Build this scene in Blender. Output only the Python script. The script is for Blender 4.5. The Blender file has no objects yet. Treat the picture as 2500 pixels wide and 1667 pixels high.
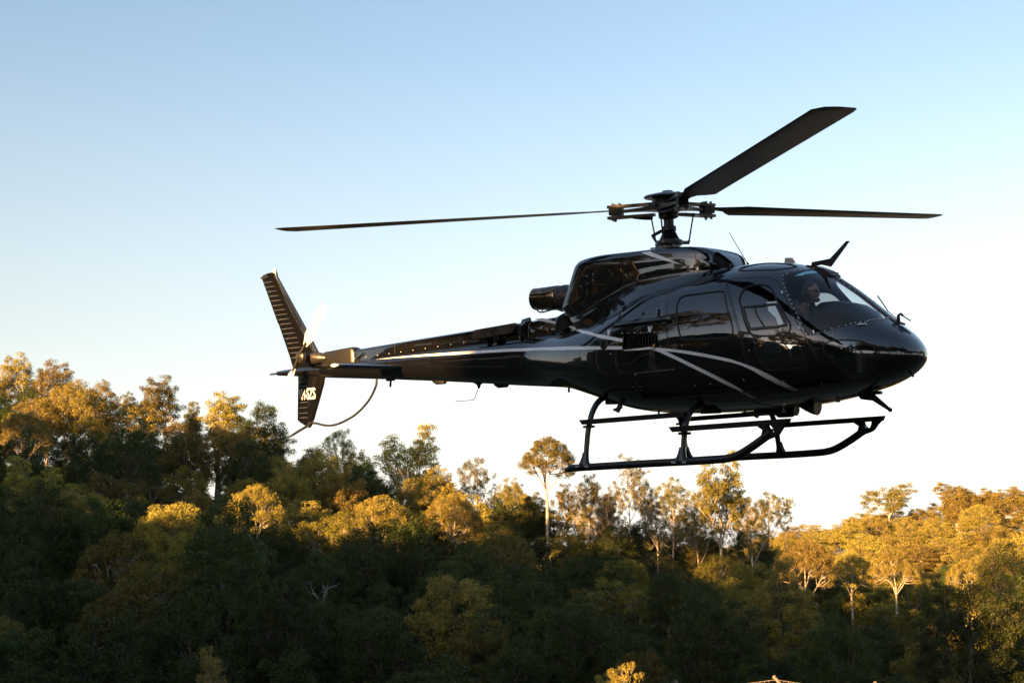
import bpy, bmesh, math, random
import numpy as np
from mathutils import Vector, Matrix, geometry as mgeo
rad = math.radians
rng = np.random.RandomState(7)
random.seed(7)
scene = bpy.context.scene
COL = scene.collection

# ------------------------------------------------------------------ camera
cam_data = bpy.data.cameras.new('camera')
cam_data.sensor_width = 36.0
cam_data.lens = 36.0 * 3200.0 / 2500.0
cam_data.clip_start = 0.1
cam_data.clip_end = 6000
cam_data.dof.use_dof = True
cam_data.dof.focus_distance = 14.2
cam_data.dof.aperture_fstop = 8.0
camera = bpy.data.objects.new('camera', cam_data)
COL.objects.link(camera)
camera.location = (0, 0, 0)
camera.rotation_euler = (math.pi / 2 + 0.157, 0, 0)
scene.camera = camera

# ------------------------------------------------------------------ sky, sun, exposure
SUN_EL, SUN_AZ = rad(8.0), rad(-141.0)          # azimuth clockwise from +Y
world = bpy.data.worlds.new('World')
scene.world = world
world.use_nodes = True
wt = world.node_tree
wt.nodes.clear()
w_out = wt.nodes.new('ShaderNodeOutputWorld')
w_bg = wt.nodes.new('ShaderNodeBackground')
w_sky = wt.nodes.new('ShaderNodeTexSky')
w_sky.sky_type = 'NISHITA'
w_sky.sun_disc = False
w_sky.sun_elevation = SUN_EL
w_sky.sun_rotation = SUN_AZ
w_sky.altitude = 0
w_sky.air_density = 1.0
w_sky.dust_density = 0.8
w_sky.ozone_density = 1.6
w_bg.inputs['Strength'].default_value = 0.050
w_wb = wt.nodes.new('ShaderNodeMix'); w_wb.data_type = 'RGBA'; w_wb.blend_type = 'MULTIPLY'; w_wb.inputs['Factor'].default_value = 1.0
w_wb.inputs['B'].default_value = (1.27, 1.06, 0.96, 1)          # the photograph's warm white balance
w_hs = wt.nodes.new('ShaderNodeHueSaturation'); # the white haze towards the horizon, clearing to blue overhead
w_tc = wt.nodes.new('ShaderNodeTexCoord'); w_sx = wt.nodes.new('ShaderNodeSeparateXYZ'); w_mr = wt.nodes.new('ShaderNodeMapRange')
w_mr.inputs['From Min'].default_value = 0.02; w_mr.inputs['From Max'].default_value = 0.36
w_mr.inputs['To Min'].default_value = 0.28; w_mr.inputs['To Max'].default_value = 1.08
w_mv = wt.nodes.new('ShaderNodeMapRange'); w_mv.inputs['From Min'].default_value = 0.0; w_mv.inputs['From Max'].default_value = 0.36
w_mv.inputs['To Min'].default_value = 0.86; w_mv.inputs['To Max'].default_value = 1.08
wt.links.new(w_sx.outputs['Z'], w_mv.inputs['Value']); wt.links.new(w_mv.outputs[0], w_hs.inputs['Value'])
wt.links.new(w_tc.outputs['Generated'], w_sx.inputs[0]); wt.links.new(w_sx.outputs['Z'], w_mr.inputs['Value']); wt.links.new(w_mr.outputs[0], w_hs.inputs['Saturation'])
wt.links.new(w_sky.outputs[0], w_wb.inputs['A'])
wt.links.new(w_wb.outputs['Result'], w_hs.inputs['Color'])
wt.links.new(w_hs.outputs[0], w_bg.inputs['Color'])
wt.links.new(w_bg.outputs[0], w_out.inputs['Surface'])

sun_data = bpy.data.lights.new('sun', 'SUN')
sun_data.energy = 5.0
sun_data.angle = rad(0.5)
sun_data.color = (1.0, 0.545, 0.19)
sun = bpy.data.objects.new('sun', sun_data)
COL.objects.link(sun)
sun_dir = Vector((math.sin(SUN_AZ) * math.cos(SUN_EL), math.cos(SUN_AZ) * math.cos(SUN_EL), math.sin(SUN_EL)))
sun.rotation_euler = sun_dir.to_track_quat('Z', 'Y').to_euler()
sun.location = sun_dir * 60

scene.view_settings.view_transform = 'Standard'
scene.view_settings.look = 'None'
scene.view_settings.gamma = 1
scene.view_settings.use_curve_mapping = False
scene.view_settings.exposure = 2.65

# ------------------------------------------------------------------ materials
def pmat(name, col, rough=0.5, metal=0.0, coat=0.0, ior=1.5, spec=0.5, coat_rough=0.03):
    m = bpy.data.materials.new(name)
    m.use_nodes = True
    b = m.node_tree.nodes['Principled BSDF']
    b.inputs['Base Color'].default_value = (*col, 1)
    b.inputs['Roughness'].default_value = rough
    b.inputs['Metallic'].default_value = metal
    b.inputs['IOR'].default_value = ior
    b.inputs['Specular IOR Level'].default_value = spec
    b.inputs['Coat Weight'].default_value = coat
    b.inputs['Coat Roughness'].default_value = coat_rough
    return m, m.node_tree, b

def noise_vary(nt, b, scale, c1, c2, detail=4, lo=0.35, hi=0.65):
    n = nt.nodes
    tc = n.new('ShaderNodeTexCoord'); ns = n.new('ShaderNodeTexNoise'); rp = n.new('ShaderNodeValToRGB')
    ns.inputs['Scale'].default_value = scale; ns.inputs['Detail'].default_value = detail
    rp.color_ramp.elements[0].position = lo; rp.color_ramp.elements[1].position = hi
    rp.color_ramp.elements[0].color = (*c1, 1); rp.color_ramp.elements[1].color = (*c2, 1)
    nt.links.new(tc.outputs['Object'], ns.inputs['Vector']); nt.links.new(ns.outputs['Fac'], rp.inputs['Fac'])
    nt.links.new(rp.outputs['Color'], b.inputs['Base Color'])
    return ns

def add_bump(nt, b, scale, strength, dist, detail=2, coat=False):
    n = nt.nodes
    tc = n.new('ShaderNodeTexCoord'); ns = n.new('ShaderNodeTexNoise'); bp = n.new('ShaderNodeBump')
    ns.inputs['Scale'].default_value = scale; ns.inputs['Detail'].default_value = detail
    bp.inputs['Strength'].default_value = strength; bp.inputs['Distance'].default_value = dist
    nt.links.new(tc.outputs['Object'], ns.inputs['Vector']); nt.links.new(ns.outputs['Fac'], bp.inputs['Height'])
    nt.links.new(bp.outputs['Normal'], b.inputs['Normal'])
    if coat: nt.links.new(bp.outputs['Normal'], b.inputs['Coat Normal'])
    return bp

MAT = {}
m, nt, b = pmat('black_gloss_paint', (0.003, 0.003, 0.0035), 0.25, coat=1.0, ior=1.4, spec=0.15, coat_rough=0.012)
b.inputs['Coat IOR'].default_value = 1.9
add_bump(nt, b, 2.2, 0.5, 0.006, 1.5, coat=True)
# the inside of the shell is matt trim
geo = nt.nodes.new('ShaderNodeNewGeometry'); trim = nt.nodes.new('ShaderNodeBsdfDiffuse'); mx = nt.nodes.new('ShaderNodeMixShader')
trim.inputs['Color'].default_value = (0.012, 0.012, 0.014, 1)
outn = nt.nodes['Material Output']
nt.links.new(geo.outputs['Backfacing'], mx.inputs['Fac']); nt.links.new(b.outputs[0], mx.inputs[1]); nt.links.new(trim.outputs[0], mx.inputs[2])
nt.links.new(mx.outputs[0], outn.inputs['Surface'])
MAT['paint'] = m
m, nt, b = pmat('black_satin', (0.008, 0.008, 0.009), 0.38); add_bump(nt, b, 60, 0.2, 0.001); MAT['satin'] = m
m, nt, b = pmat('gear_black', (0.010, 0.011, 0.013), 0.3, coat=0.3); noise_vary(nt, b, 9, (0.007, 0.008, 0.010), (0.018, 0.018, 0.019)); MAT['gear'] = m
m, nt, b = pmat('rubber', (0.006, 0.006, 0.006), 0.55); add_bump(nt, b, 80, 0.2, 0.001); MAT['rubber'] = m
m, nt, b = pmat('white_stripe', (0.8, 0.8, 0.8), 0.3, coat=0.8); noise_vary(nt, b, 5, (0.84, 0.83, 0.82), (0.90, 0.89, 0.88)); MAT['stripe'] = m
m, nt, b = pmat('bright_rivet', (0.85, 0.85, 0.85), 0.4, metal=0.15); noise_vary(nt, b, 40, (0.80, 0.80, 0.80), (0.90, 0.90, 0.88)); MAT['rivet'] = m
m, nt, b = pmat('dark_metal', (0.05, 0.05, 0.052), 0.38, metal=0.7); noise_vary(nt, b, 20, (0.035, 0.034, 0.034), (0.08, 0.077, 0.075)); MAT['metal'] = m
m, nt, b = pmat('grey_metal', (0.16, 0.17, 0.18), 0.4, metal=0.8); noise_vary(nt, b, 24, (0.10, 0.105, 0.11), (0.22, 0.225, 0.23)); MAT['grey'] = m
m, nt, b = pmat('bronze_pipe', (0.30, 0.20, 0.12), 0.16, metal=1.0); noise_vary(nt, b, 7, (0.16, 0.10, 0.06), (0.38, 0.27, 0.18)); MAT['bronze'] = m
m, nt, b = pmat('burnt_metal', (0.10, 0.085, 0.075), 0.4, metal=0.8); noise_vary(nt, b, 10, (0.05, 0.045, 0.04), (0.14, 0.115, 0.10)); MAT['burnt'] = m
m, nt, b = pmat('mast_brass', (0.45, 0.33, 0.20), 0.25, metal=1.0); noise_vary(nt, b, 14, (0.35, 0.26, 0.16), (0.5, 0.38, 0.25)); MAT['brass'] = m
m, nt, b = pmat('void_black', (0.002, 0.002, 0.002), 0.8); add_bump(nt, b, 30, 0.3, 0.002); MAT['void'] = m
m, nt, b = pmat('blade_black', (0.012, 0.012, 0.014), 0.42); noise_vary(nt, b, 3, (0.009, 0.009, 0.010), (0.018, 0.018, 0.020)); MAT['blade'] = m
m, nt, b = pmat('tail_blade_white', (0.5, 0.5, 0.5), 0.4); noise_vary(nt, b, 6, (0.34, 0.38, 0.46), (0.40, 0.44, 0.52)); MAT['tailblade'] = m
m, nt, b = pmat('cream_plastic', (0.55, 0.50, 0.45), 0.45); noise_vary(nt, b, 20, (0.48, 0.44, 0.39), (0.60, 0.55, 0.50)); MAT['cream'] = m
m, nt, b = pmat('seat_leather', (0.016, 0.016, 0.018), 0.45); add_bump(nt, b, 50, 0.4, 0.002); MAT['seat'] = m
m, nt, b = pmat('panel_brown', (0.040, 0.028, 0.022), 0.6); noise_vary(nt, b, 12, (0.03, 0.022, 0.018), (0.05, 0.035, 0.028)); MAT['panel'] = m
m, nt, b = pmat('hood_black', (0.010, 0.012, 0.015), 0.5); add_bump(nt, b, 120, 0.3, 0.001); MAT['hood'] = m
m, nt, b = pmat('lettering', (0.80, 0.72, 0.62), 0.4); noise_vary(nt, b, 30, (0.80, 0.72, 0.62), (0.88, 0.82, 0.72)); MAT['letter'] = m
m, nt, b = pmat('skin', (0.42, 0.25, 0.18), 0.5); noise_vary(nt, b, 14, (0.26, 0.14, 0.10), (0.34, 0.20, 0.14)); b.inputs['Subsurface Weight'].default_value = 0.1; MAT['skin'] = m
m, nt, b = pmat('navy_cloth', (0.012, 0.016, 0.028), 0.9); add_bump(nt, b, 160, 0.5, 0.001); MAT['cloth'] = m
m, nt, b = pmat('lamp_glass', (0.3, 0.3, 0.3), 0.15, metal=0.6)
vor = nt.nodes.new('ShaderNodeTexVoronoi'); vor.inputs['Scale'].default_value = 60
tcn = nt.nodes.new('ShaderNodeTexCoord'); rp = nt.nodes.new('ShaderNodeValToRGB')
rp.color_ramp.elements[0].color = (0.5, 0.48, 0.45, 1); rp.color_ramp.elements[1].color = (0.02, 0.02, 0.02, 1)
nt.links.new(tcn.outputs['Object'], vor.inputs['Vector']); nt.links.new(vor.outputs['Distance'], rp.inputs['Fac']); nt.links.new(rp.outputs[0], b.inputs['Base Color'])
MAT['lampglass'] = m

def glass_mat(name, tint, refl=1.0, ior=1.5):
    m = bpy.data.materials.new(name); m.use_nodes = True
    nt = m.node_tree; nt.nodes.clear()
    o = nt.nodes.new('ShaderNodeOutputMaterial'); mx = nt.nodes.new('ShaderNodeMixShader')
    tr = nt.nodes.new('ShaderNodeBsdfTransparent'); gl = nt.nodes.new('ShaderNodeBsdfGlossy')
    fr = nt.nodes.new('ShaderNodeFresnel'); mu = nt.nodes.new('ShaderNodeMath')
    tr.inputs['Color'].default_value = (*tint, 1); gl.inputs['Roughness'].default_value = 0.0
    ge = nt.nodes.new('ShaderNodeNewGeometry'); mi = nt.nodes.new('ShaderNodeMapRange')   # same reflectance from both sides of the pane
    mi.inputs['To Min'].default_value = ior; mi.inputs['To Max'].default_value = 1 / ior
    nt.links.new(ge.outputs['Backfacing'], mi.inputs['Value']); nt.links.new(mi.outputs[0], fr.inputs['IOR'])
    mu.operation = 'MULTIPLY'; mu.inputs[1].default_value = refl; mu.use_clamp = True
    nt.links.new(fr.outputs[0], mu.inputs[0]); nt.links.new(mu.outputs[0], mx.inputs[0])
    nt.links.new(tr.outputs[0], mx.inputs[1]); nt.links.new(gl.outputs[0], mx.inputs[2])
    nt.links.new(mx.outputs[0], o.inputs['Surface'])
    ns = nt.nodes.new('ShaderNodeTexNoise'); tc = nt.nodes.new('ShaderNodeTexCoord'); bp = nt.nodes.new('ShaderNodeBump')
    ns.inputs['Scale'].default_value = 2.6; ns.inputs['Detail'].default_value = 1
    bp.inputs['Distance'].default_value = 0.006; bp.inputs['Strength'].default_value = 0.5
    nt.links.new(tc.outputs['Object'], ns.inputs['Vector']); nt.links.new(ns.outputs['Fac'], bp.inputs['Height'])
    nt.links.new(bp.outputs['Normal'], gl.inputs['Normal'])
    return m
MAT['glass'] = glass_mat('windscreen_glass', (0.80, 0.84, 0.86), 1.3)
MAT['darkglass'] = glass_mat('door_glass', (0.42, 0.44, 0.46), 3.0)
MAT['chinglass'] = glass_mat('nose_glass', (0.35, 0.36, 0.37), 5.0)
MAT['roofglass'] = glass_mat('roof_glass', (0.12, 0.3, 0.42), 2.0)

# ------------------------------------------------------------------ object helpers
def tag(o, label=None, cat=None, group=None, kind=None):
    if label: o['label'] = label
    if cat: o['category'] = cat
    if group: o['group'] = group
    if kind: o['kind'] = kind
    return o

def mesh_obj(name, verts, faces, mat, parent=None, smooth=True, sharp=35, normals=None):
    me = bpy.data.meshes.new(name)
    me.from_pydata([tuple(v) for v in verts], [], [tuple(f) for f in faces])
    if mat: me.materials.append(mat)
    if smooth:
        me.polygons.foreach_set('use_smooth', [True] * len(me.polygons))
        if normals is None and sharp: me.set_sharp_from_angle(angle=rad(sharp))
    if normals is None and faces:
        bm = bmesh.new(); bm.from_mesh(me); bmesh.ops.recalc_face_normals(bm, faces=bm.faces); bm.to_mesh(me); bm.free()
    me.update()
    if normals is not None:
        me.normals_split_custom_set_from_vertices([tuple(n) for n in normals])
    o = bpy.data.objects.new(name, me)
    COL.objects.link(o)
    if parent is not None: o.parent = parent
    return o

def empty(name, mat4):
    o = bpy.data.objects.new(name, None)
    o.empty_display_size = 0.3
    COL.objects.link(o)
    o.matrix_world = mat4
    return o

def unit(v):
    v = np.asarray(v, float); n = np.linalg.norm(v, axis=-1, keepdims=True)
    return v / np.maximum(n, 1e-9)

class MB:
    """collects shapes and links them as one mesh object"""
    def __init__(s): s.v = []; s.f = []
    def add(s, v, f):
        k = len(s.v); s.v += [tuple(map(float, p)) for p in v]; s.f += [tuple(i + k for i in q) for q in f]; return s
    def box(s, c, d, R=None):
        c = np.array(c, float); h = np.array(d, float) / 2
        pts = np.array([[x, y, z] for x in (-1, 1) for y in (-1, 1) for z in (-1, 1)]) * h
        if R is not None: pts = pts @ np.array(R).T
        return s.add(pts + c, [(0, 1, 3, 2), (4, 6, 7, 5), (0, 4, 5, 1), (2, 3, 7, 6), (0, 2, 6, 4), (1, 5, 7, 3)])
    def tube(s, pts, r, seg=10, cap=True, flat=1.0, up=(0, 0, 1)):
        pts = np.array(pts, float); n = len(pts)
        r = np.full(n, r) if np.isscalar(r) else np.array(r, float)
        T = np.zeros_like(pts); T[1:-1] = pts[2:] - pts[:-2]; T[0] = pts[1] - pts[0]; T[-1] = pts[-1] - pts[-2]; T = unit(T)
        u = np.array(up, float)
        if abs(T[0] @ u) > 0.95: u = np.array([1.0, 0, 0]) if abs(T[0][0]) < 0.9 else np.array([0, 1.0, 0])
        a = unit(np.cross(T[0], u)); vs = []
        for i in range(n):
            a = unit(a - T[i] * (a @ T[i])); b2 = np.cross(T[i], a)
            for k in range(seg):
                an = 2 * math.pi * k / seg
                vs.append(pts[i] + r[i] * (math.cos(an) * a + flat * math.sin(an) * b2))
        fs = [(i * seg + k, i * seg + (k + 1) % seg, (i + 1) * seg + (k + 1) % seg, (i + 1) * seg + k) for i in range(n - 1) for k in range(seg)]
        if cap: fs += [tuple(range(seg))[::-1], tuple((n - 1) * seg + k for k in range(seg))]
        return s.add(vs, fs)
    def lathe(s, prof, o, axis, seg=24, cap=True):
        """prof: (distance along axis, radius)"""
        ax = unit(axis); pts = [np.array(o, float) + ax * d for d, _ in prof]
        u = np.array([0, 0, 1.0]) if abs(ax[2]) < 0.9 else np.array([1.0, 0, 0])
        a = unit(np.cross(ax, u)); b2 = np.cross(ax, a); vs = []
        for p, (_, r) in zip(pts, prof):
            for k in range(seg):
                an = 2 * math.pi * k / seg; vs.append(p + r * (math.cos(an) * a + math.sin(an) * b2))
        n = len(prof)
        fs = [(i * seg + k, i * seg + (k + 1) % seg, (i + 1) * seg + (k + 1) % seg, (i + 1) * seg + k) for i in range(n - 1) for k in range(seg)]
        if cap: fs += [tuple(range(seg))[::-1], tuple((n - 1) * seg + k for k in range(seg))]
        return s.add(vs, fs)
    def prism(s, poly, y0, y1):
        """polygon in x,z extruded from y0 to y1"""
        n = len(poly); vs = [(x, y0, z) for x, z in poly] + [(x, y1, z) for x, z in poly]
        fs = [tuple(range(n)), tuple(range(2 * n - 1, n - 1, -1))] + [(i, n + i, n + (i + 1) % n, (i + 1) % n) for i in range(n)]
        return s.add(vs, fs)
    def loft(s, rings, closed=True, cap=True):
        m_ = len(rings[0]); vs = [p for r_ in rings for p in r_]; n = len(rings)
        kk = m_ if closed else m_ - 1
        fs = [(i * m_ + k, i * m_ + (k + 1) % m_, (i + 1) * m_ + (k + 1) % m_, (i + 1) * m_ + k) for i in range(n - 1) for k in range(kk)]
        if cap and closed: fs += [tuple(range(m_))[::-1], tuple((n - 1) * m_ + k for k in range(m_))]
        return s.add(vs, fs)
    def dome(s, p, n, r, h=0.5, seg=6):
        n = unit(n); u = np.array([0, 0, 1.0]) if abs(n[2]) < 0.9 else np.array([1.0, 0, 0])
        a = unit(np.cross(n, u)); b2 = np.cross(n, a); p = np.array(p, float)
        ring = [p + r * (math.cos(t) * a + math.sin(t) * b2) for t in np.arange(seg) * 2 * math.pi / seg]
        ring2 = [p + 0.6 * r * (math.cos(t) * a + math.sin(t) * b2) + n * r * h for t in np.arange(seg) * 2 * math.pi / seg]
        return s.add(ring + ring2, [(k, (k + 1) % seg, seg + (k + 1) % seg, seg + k) for k in range(seg)] + [tuple(seg + k for k in range(seg))])
    def ball(s, c, r, seg=10, rings=7, sc=(1, 1, 1)):
        c = np.array(c, float); vs = []; 
        for i in range(1, rings):
            t = math.pi * i / rings
            for k in range(seg):
                an = 2 * math.pi * k / seg
                vs.append(c + r * np.array([math.sin(t) * math.cos(an) * sc[0], math.sin(t) * math.sin(an) * sc[1], math.cos(t) * sc[2]]))
        vs += [c + np.array([0, 0, r * sc[2]]), c - np.array([0, 0, r * sc[2]])]
        fs = [(i * seg + k, (i + 1) * seg + k, (i + 1) * seg + (k + 1) % seg, i * seg + (k + 1) % seg) for i in range(rings - 2) for k in range(seg)]
        T_, B_ = len(vs) - 2, len(vs) - 1
        fs += [(T_, k, (k + 1) % seg) for k in range(seg)] + [(B_, (rings - 2) * seg + (k + 1) % seg, (rings - 2) * seg + k) for k in range(seg)]
        return s.add(vs, fs)
    def build(s, name, mat, parent=None, smooth=True, sharp=35, kind=None, label=None):
        o = mesh_obj(name, s.v, s.f, mat, parent, smooth, sharp)
        if kind: o['kind'] = kind
        if label: o['label'] = label
        return o

# ------------------------------------------------------------------ helicopter: shape of the fuselage skin
# frame of the helicopter: x forward from the mast, y to port, z up from the skids
NT=3.055; NA=0.5
def g_of_u(u):
    u=np.asarray(u,float); return np.where(u<NA,u*u/(2*NA),u-NA/2)
def u_of_x(x):
    g=np.maximum(NT-np.asarray(x,float),0); return np.where(g<NA/2,np.sqrt(2*NA*g),g+NA/2)
def x_of_u(u): return NT-g_of_u(u)
# x, ztop, zbot, halfwidth, zmid, ntop, nbot
TAB=[
(3.055,1.080,1.080,0.00,1.08,2.0,2.0),
(3.015,1.195,0.990,0.19,1.08,2.0,2.0),
(2.91,1.320,0.900,0.360,1.08,2.0,2.05),
(2.77,1.435,0.828,0.500,1.08,2.0,2.1),
(2.60 ,1.580,0.772,0.655,1.08,2.0,2.2),
(2.40 ,1.755,0.722,0.755,1.09,2.0,2.25),
(2.10 ,1.980,0.662,0.855,1.11,2.05,2.35),
(1.85 ,2.110,0.628,0.905,1.13,2.1,2.45),
(1.55 ,2.185,0.602,0.932,1.15,2.2,2.5),
(1.20 ,2.210,0.588,0.940,1.16,2.3,2.5),
(0.80 ,2.178,0.580,0.940,1.17,2.35,2.5),
(0.40 ,2.130,0.583,0.940,1.17,2.4,2.5),
(0.00 ,2.080,0.600,0.925,1.17,2.4,2.45),
(-0.40,1.930,0.655,0.880,1.19,2.4,2.4),
(-0.80,1.780,0.765,0.790,1.22,2.4,2.3),
(-1.15,1.720,0.868,0.680,1.26,2.3,2.2),
(-1.50,1.690,0.958,0.540,1.30,2.2,2.1),
(-1.80,1.680,0.995,0.420,1.335,2.1,2.0),
(-2.00,1.675,1.012,0.360,1.345,2.0,2.0),
(-2.40,1.668,1.045,0.325,1.355,2.0,2.0),
(-3.30,1.645,1.130,0.270,1.385,2.0,2.0),
(-4.70,1.605,1.248,0.190,1.425,2.0,2.0),
(-6.20,1.565,1.360,0.115,1.465,2.0,2.0),
(-7.10,1.545,1.435,0.065,1.49,2.0,2.0),
(-7.45,1.530,1.462,0.038,1.496,2.0,2.0),
]
TA=np.array(TAB); _U=u_of_x(TA[:,0])
def _pchip(xs,ys):
    h=np.diff(xs); d=np.diff(ys)/h; m=np.zeros(len(xs))
    for i in range(1,len(xs)-1):
        if d[i-1]*d[i]>0:
            w1=2*h[i]+h[i-1]; w2=h[i]+2*h[i-1]; m[i]=(w1+w2)/(w1/d[i-1]+w2/d[i])
    m[0]=d[0]; m[-1]=d[-1]
    return m
def _catm(xs,ys):
    h=np.diff(xs); d=np.diff(ys)/h; m=np.zeros(len(xs))
    m[1:-1]=(d[:-1]*h[1:]+d[1:]*h[:-1])/(h[:-1]+h[1:]); m[0]=d[0];m[-1]=d[-1]
    return m
class Herm:
    def __init__(s,xs,ys,kind=_catm):
        s.x=np.array(xs,float); s.y=np.array(ys,float); s.m=kind(s.x,s.y)
    def __call__(s,q):
        q=np.clip(q,s.x[0],s.x[-1]); i=np.clip(np.searchsorted(s.x,q,side='right')-1,0,len(s.x)-2)
        h=s.x[i+1]-s.x[i]; t=(q-s.x[i])/h
        return s.y[i]*(1+2*t)*(1-t)**2+s.m[i]*h*t*(1-t)**2+s.y[i+1]*t*t*(3-2*t)+s.m[i+1]*h*t*t*(t-1)
FT=[Herm(_U,TA[:,k]) for k in range(1,7)]
def FP(u,v,side=-1):
    """u along, v 0(top)..1(bottom); side -1 starboard"""
    u=np.asarray(u,float); v=np.asarray(v,float)
    zt,zb,w,zm,nt,nb=[f(u) for f in FT]
    w=np.maximum(w,1e-5)
    ph=np.pi*v; sn=np.abs(np.sin(ph)); cs=np.cos(ph)
    top=cs>=0
    h=np.maximum(np.where(top,zt-zm,zm-zb),1e-5); n=np.where(top,nt,nb)
    r=((sn/w)**n+(np.abs(cs)/h)**n)**(-1/n)
    return np.stack([x_of_u(u)+0*r, side*np.where(np.sin(ph)>=0,1,-1)*r*sn, zm+r*cs],-1)
def FN(u,v,side=-1):
    e=1e-3
    du=FP(np.asarray(u)+e,v,side)-FP(np.maximum(np.asarray(u)-e,1e-6),v,side)
    dv=FP(u,np.asarray(v)+e,side)-FP(u,np.asarray(v)-e,side)
    n=np.cross(du,dv)*(-side)
    n=n/np.maximum(np.linalg.norm(n,axis=-1,keepdims=True),1e-9)
    return n
def uv_of_xz(x,z):
    x=np.atleast_1d(np.asarray(x,float)); z=np.atleast_1d(np.asarray(z,float)); u=u_of_x(x)
    lo=np.zeros_like(x); hi=np.ones_like(x)
    for _ in range(40):
        m=(lo+hi)/2; zz=FP(u,m)[...,2]
        lo=np.where(zz>z,m,lo); hi=np.where(zz>z,hi,m)
    return u,(lo+hi)/2

def in_poly(px, py, poly):
    x, y = poly[:, 0], poly[:, 1]; x2, y2 = np.roll(x, -1), np.roll(y, -1)
    c = np.zeros(px.shape, bool)
    for i in range(len(poly)):
        if y[i] == y2[i]: continue
        c ^= ((y[i] > py) != (y2[i] > py)) & (px < (x2[i] - x[i]) * (py - y[i]) / (y2[i] - y[i]) + x[i])
    return c

def densify(pl, step, closed=True):
    pl = np.array(pl, float); out = []
    n = len(pl)
    for i in range(n if closed else n - 1):
        a, b_ = pl[i], pl[(i + 1) % n]; k = max(1, int(np.linalg.norm(b_ - a) / step))
        out += [a + (b_ - a) * t / k for t in range(k)]
    if not closed: out.append(pl[-1])
    return np.array(out)

def smooth_poly(pl, n=4, closed=True):
    pl = np.array(pl, float); m_ = len(pl); out = []
    for i in range(m_ if closed else m_ - 1):
        p0 = pl[(i - 1) % m_] if closed or i > 0 else pl[0]; p1 = pl[i]; p2 = pl[(i + 1) % m_]
        p3 = pl[(i + 2) % m_] if closed or i + 2 < m_ else pl[-1]
        for k in range(n):
            t = k / n
            out.append(0.5 * ((2 * p1) + (-p0 + p2) * t + (2 * p0 - 5 * p1 + 4 * p2 - p3) * t * t + (-p0 + 3 * p1 - 3 * p2 + p3) * t ** 3))
    if not closed: out.append(pl[-1])
    return np.array(out)

def build_skin(P, N, av, bv, sb, polys):
    """triangulates the (a, b) domain with the outlines of polys as edges; returns verts/faces/normals per region"""
    A, B = np.meshgrid(av, bv, indexing='ij')
    pts = [(a, b_ * sb) for a, b_ in zip(A.ravel(), B.ravel())]
    # drop grid points that would crowd an outline
    keep = np.ones(len(pts), bool); G = np.array(pts)
    edges = []; extra = []
    base = 0
    for _, pl in polys:
        q = np.array(pl, float) * (1, sb)
        q = densify(q, 0.03)
        for p in q:
            keep &= (np.abs(G[:, 0] - p[0]) > 0.008) | (np.abs(G[:, 1] - p[1]) > 0.008)
        k = len(extra); extra += [tuple(p) for p in q]; edges += [(k + i, k + (i + 1) % len(q)) for i in range(len(q))]
    G = [tuple(p) for p in G[keep]]
    allp = [Vector(p) for p in extra + G]
    vv, ee, ff, *_ = mgeo.delaunay_2d_cdt(allp, edges, [], 0, 1e-6)
    V2 = np.array([tuple(v) for v in vv]); F = np.array([f for f in ff if len(f) == 3])
    cen = V2[F].mean(1)
    lab = np.full(len(F), -1); area = np.full(len(F), 1e9)
    for i, (_, pl) in enumerate(polys):
        q = np.array(pl, float) * (1, sb)
        ar = abs(0.5 * np.sum(q[:, 0] * np.roll(q[:, 1], -1) - np.roll(q[:, 0], -1) * q[:, 1]))
        ins = in_poly(cen[:, 0], cen[:, 1], q)
        m_ = ins & (ar < area); lab[m_] = i; area[m_] = ar
    a, b_ = V2[:, 0], V2[:, 1] / sb
    X = P(a, b_); NN = N(a, b_)
    # same winding as the surface normal
    fn = np.cross(X[F[:, 1]] - X[F[:, 0]], X[F[:, 2]] - X[F[:, 0]])
    flip = (fn * NN[F].mean(1)).sum(1) < 0
    F[flip] = F[flip][:, ::-1]
    out = {}
    for i in range(-1, len(polys)):
        nm = 'rest' if i < 0 else polys[i][0]
        Fi = F[lab == i]
        if len(Fi) == 0: continue
        used, inv = np.unique(Fi, return_inverse=True)
        out[nm] = (X[used], inv.reshape(-1, 3), NN[used])
    return out

def skin_obj(name, reg, mat, parent, off=0.0):
    v, f, n = reg
    return mesh_obj(name, v + n * off, f, mat, parent, True, None, n)

def ribbon(mb, P, N, ab, width, off=0.003, closed=False, sink=0.002):
    """a low strip with a domed profile that follows a line on a surface"""
    ab = np.array(ab, float); p = P(ab[:, 0], ab[:, 1]); n = N(ab[:, 0], ab[:, 1])
    w = np.full(len(p), width) if np.isscalar(width) else np.array(width, float)
    if closed: t = np.roll(p, -1, 0) - np.roll(p, 1, 0)
    else:
        t = np.zeros_like(p); t[1:-1] = p[2:] - p[:-2]; t[0] = p[1] - p[0]; t[-1] = p[-1] - p[-2]
    s = unit(np.cross(n, unit(t))) * (w[:, None] / 2)
    rings = [[p[i] - s[i] - n[i] * sink, p[i] - s[i] * 0.7 + n[i] * off, p[i] + s[i] * 0.7 + n[i] * off, p[i] + s[i] - n[i] * sink] for i in range(len(p))]
    if closed: rings.append(rings[0])
    mb.loft(rings, closed=False)
    return mb

def fus(side):
    return (lambda u, v: FP(u, v, side)), (lambda u, v: FN(u, v, side))
def ab_of(xz):
    xz = np.array(xz, float); u, v = uv_of_xz(xz[:, 0], xz[:, 1]); return np.stack([u, np.maximum(v, 0.012)], 1)

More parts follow.
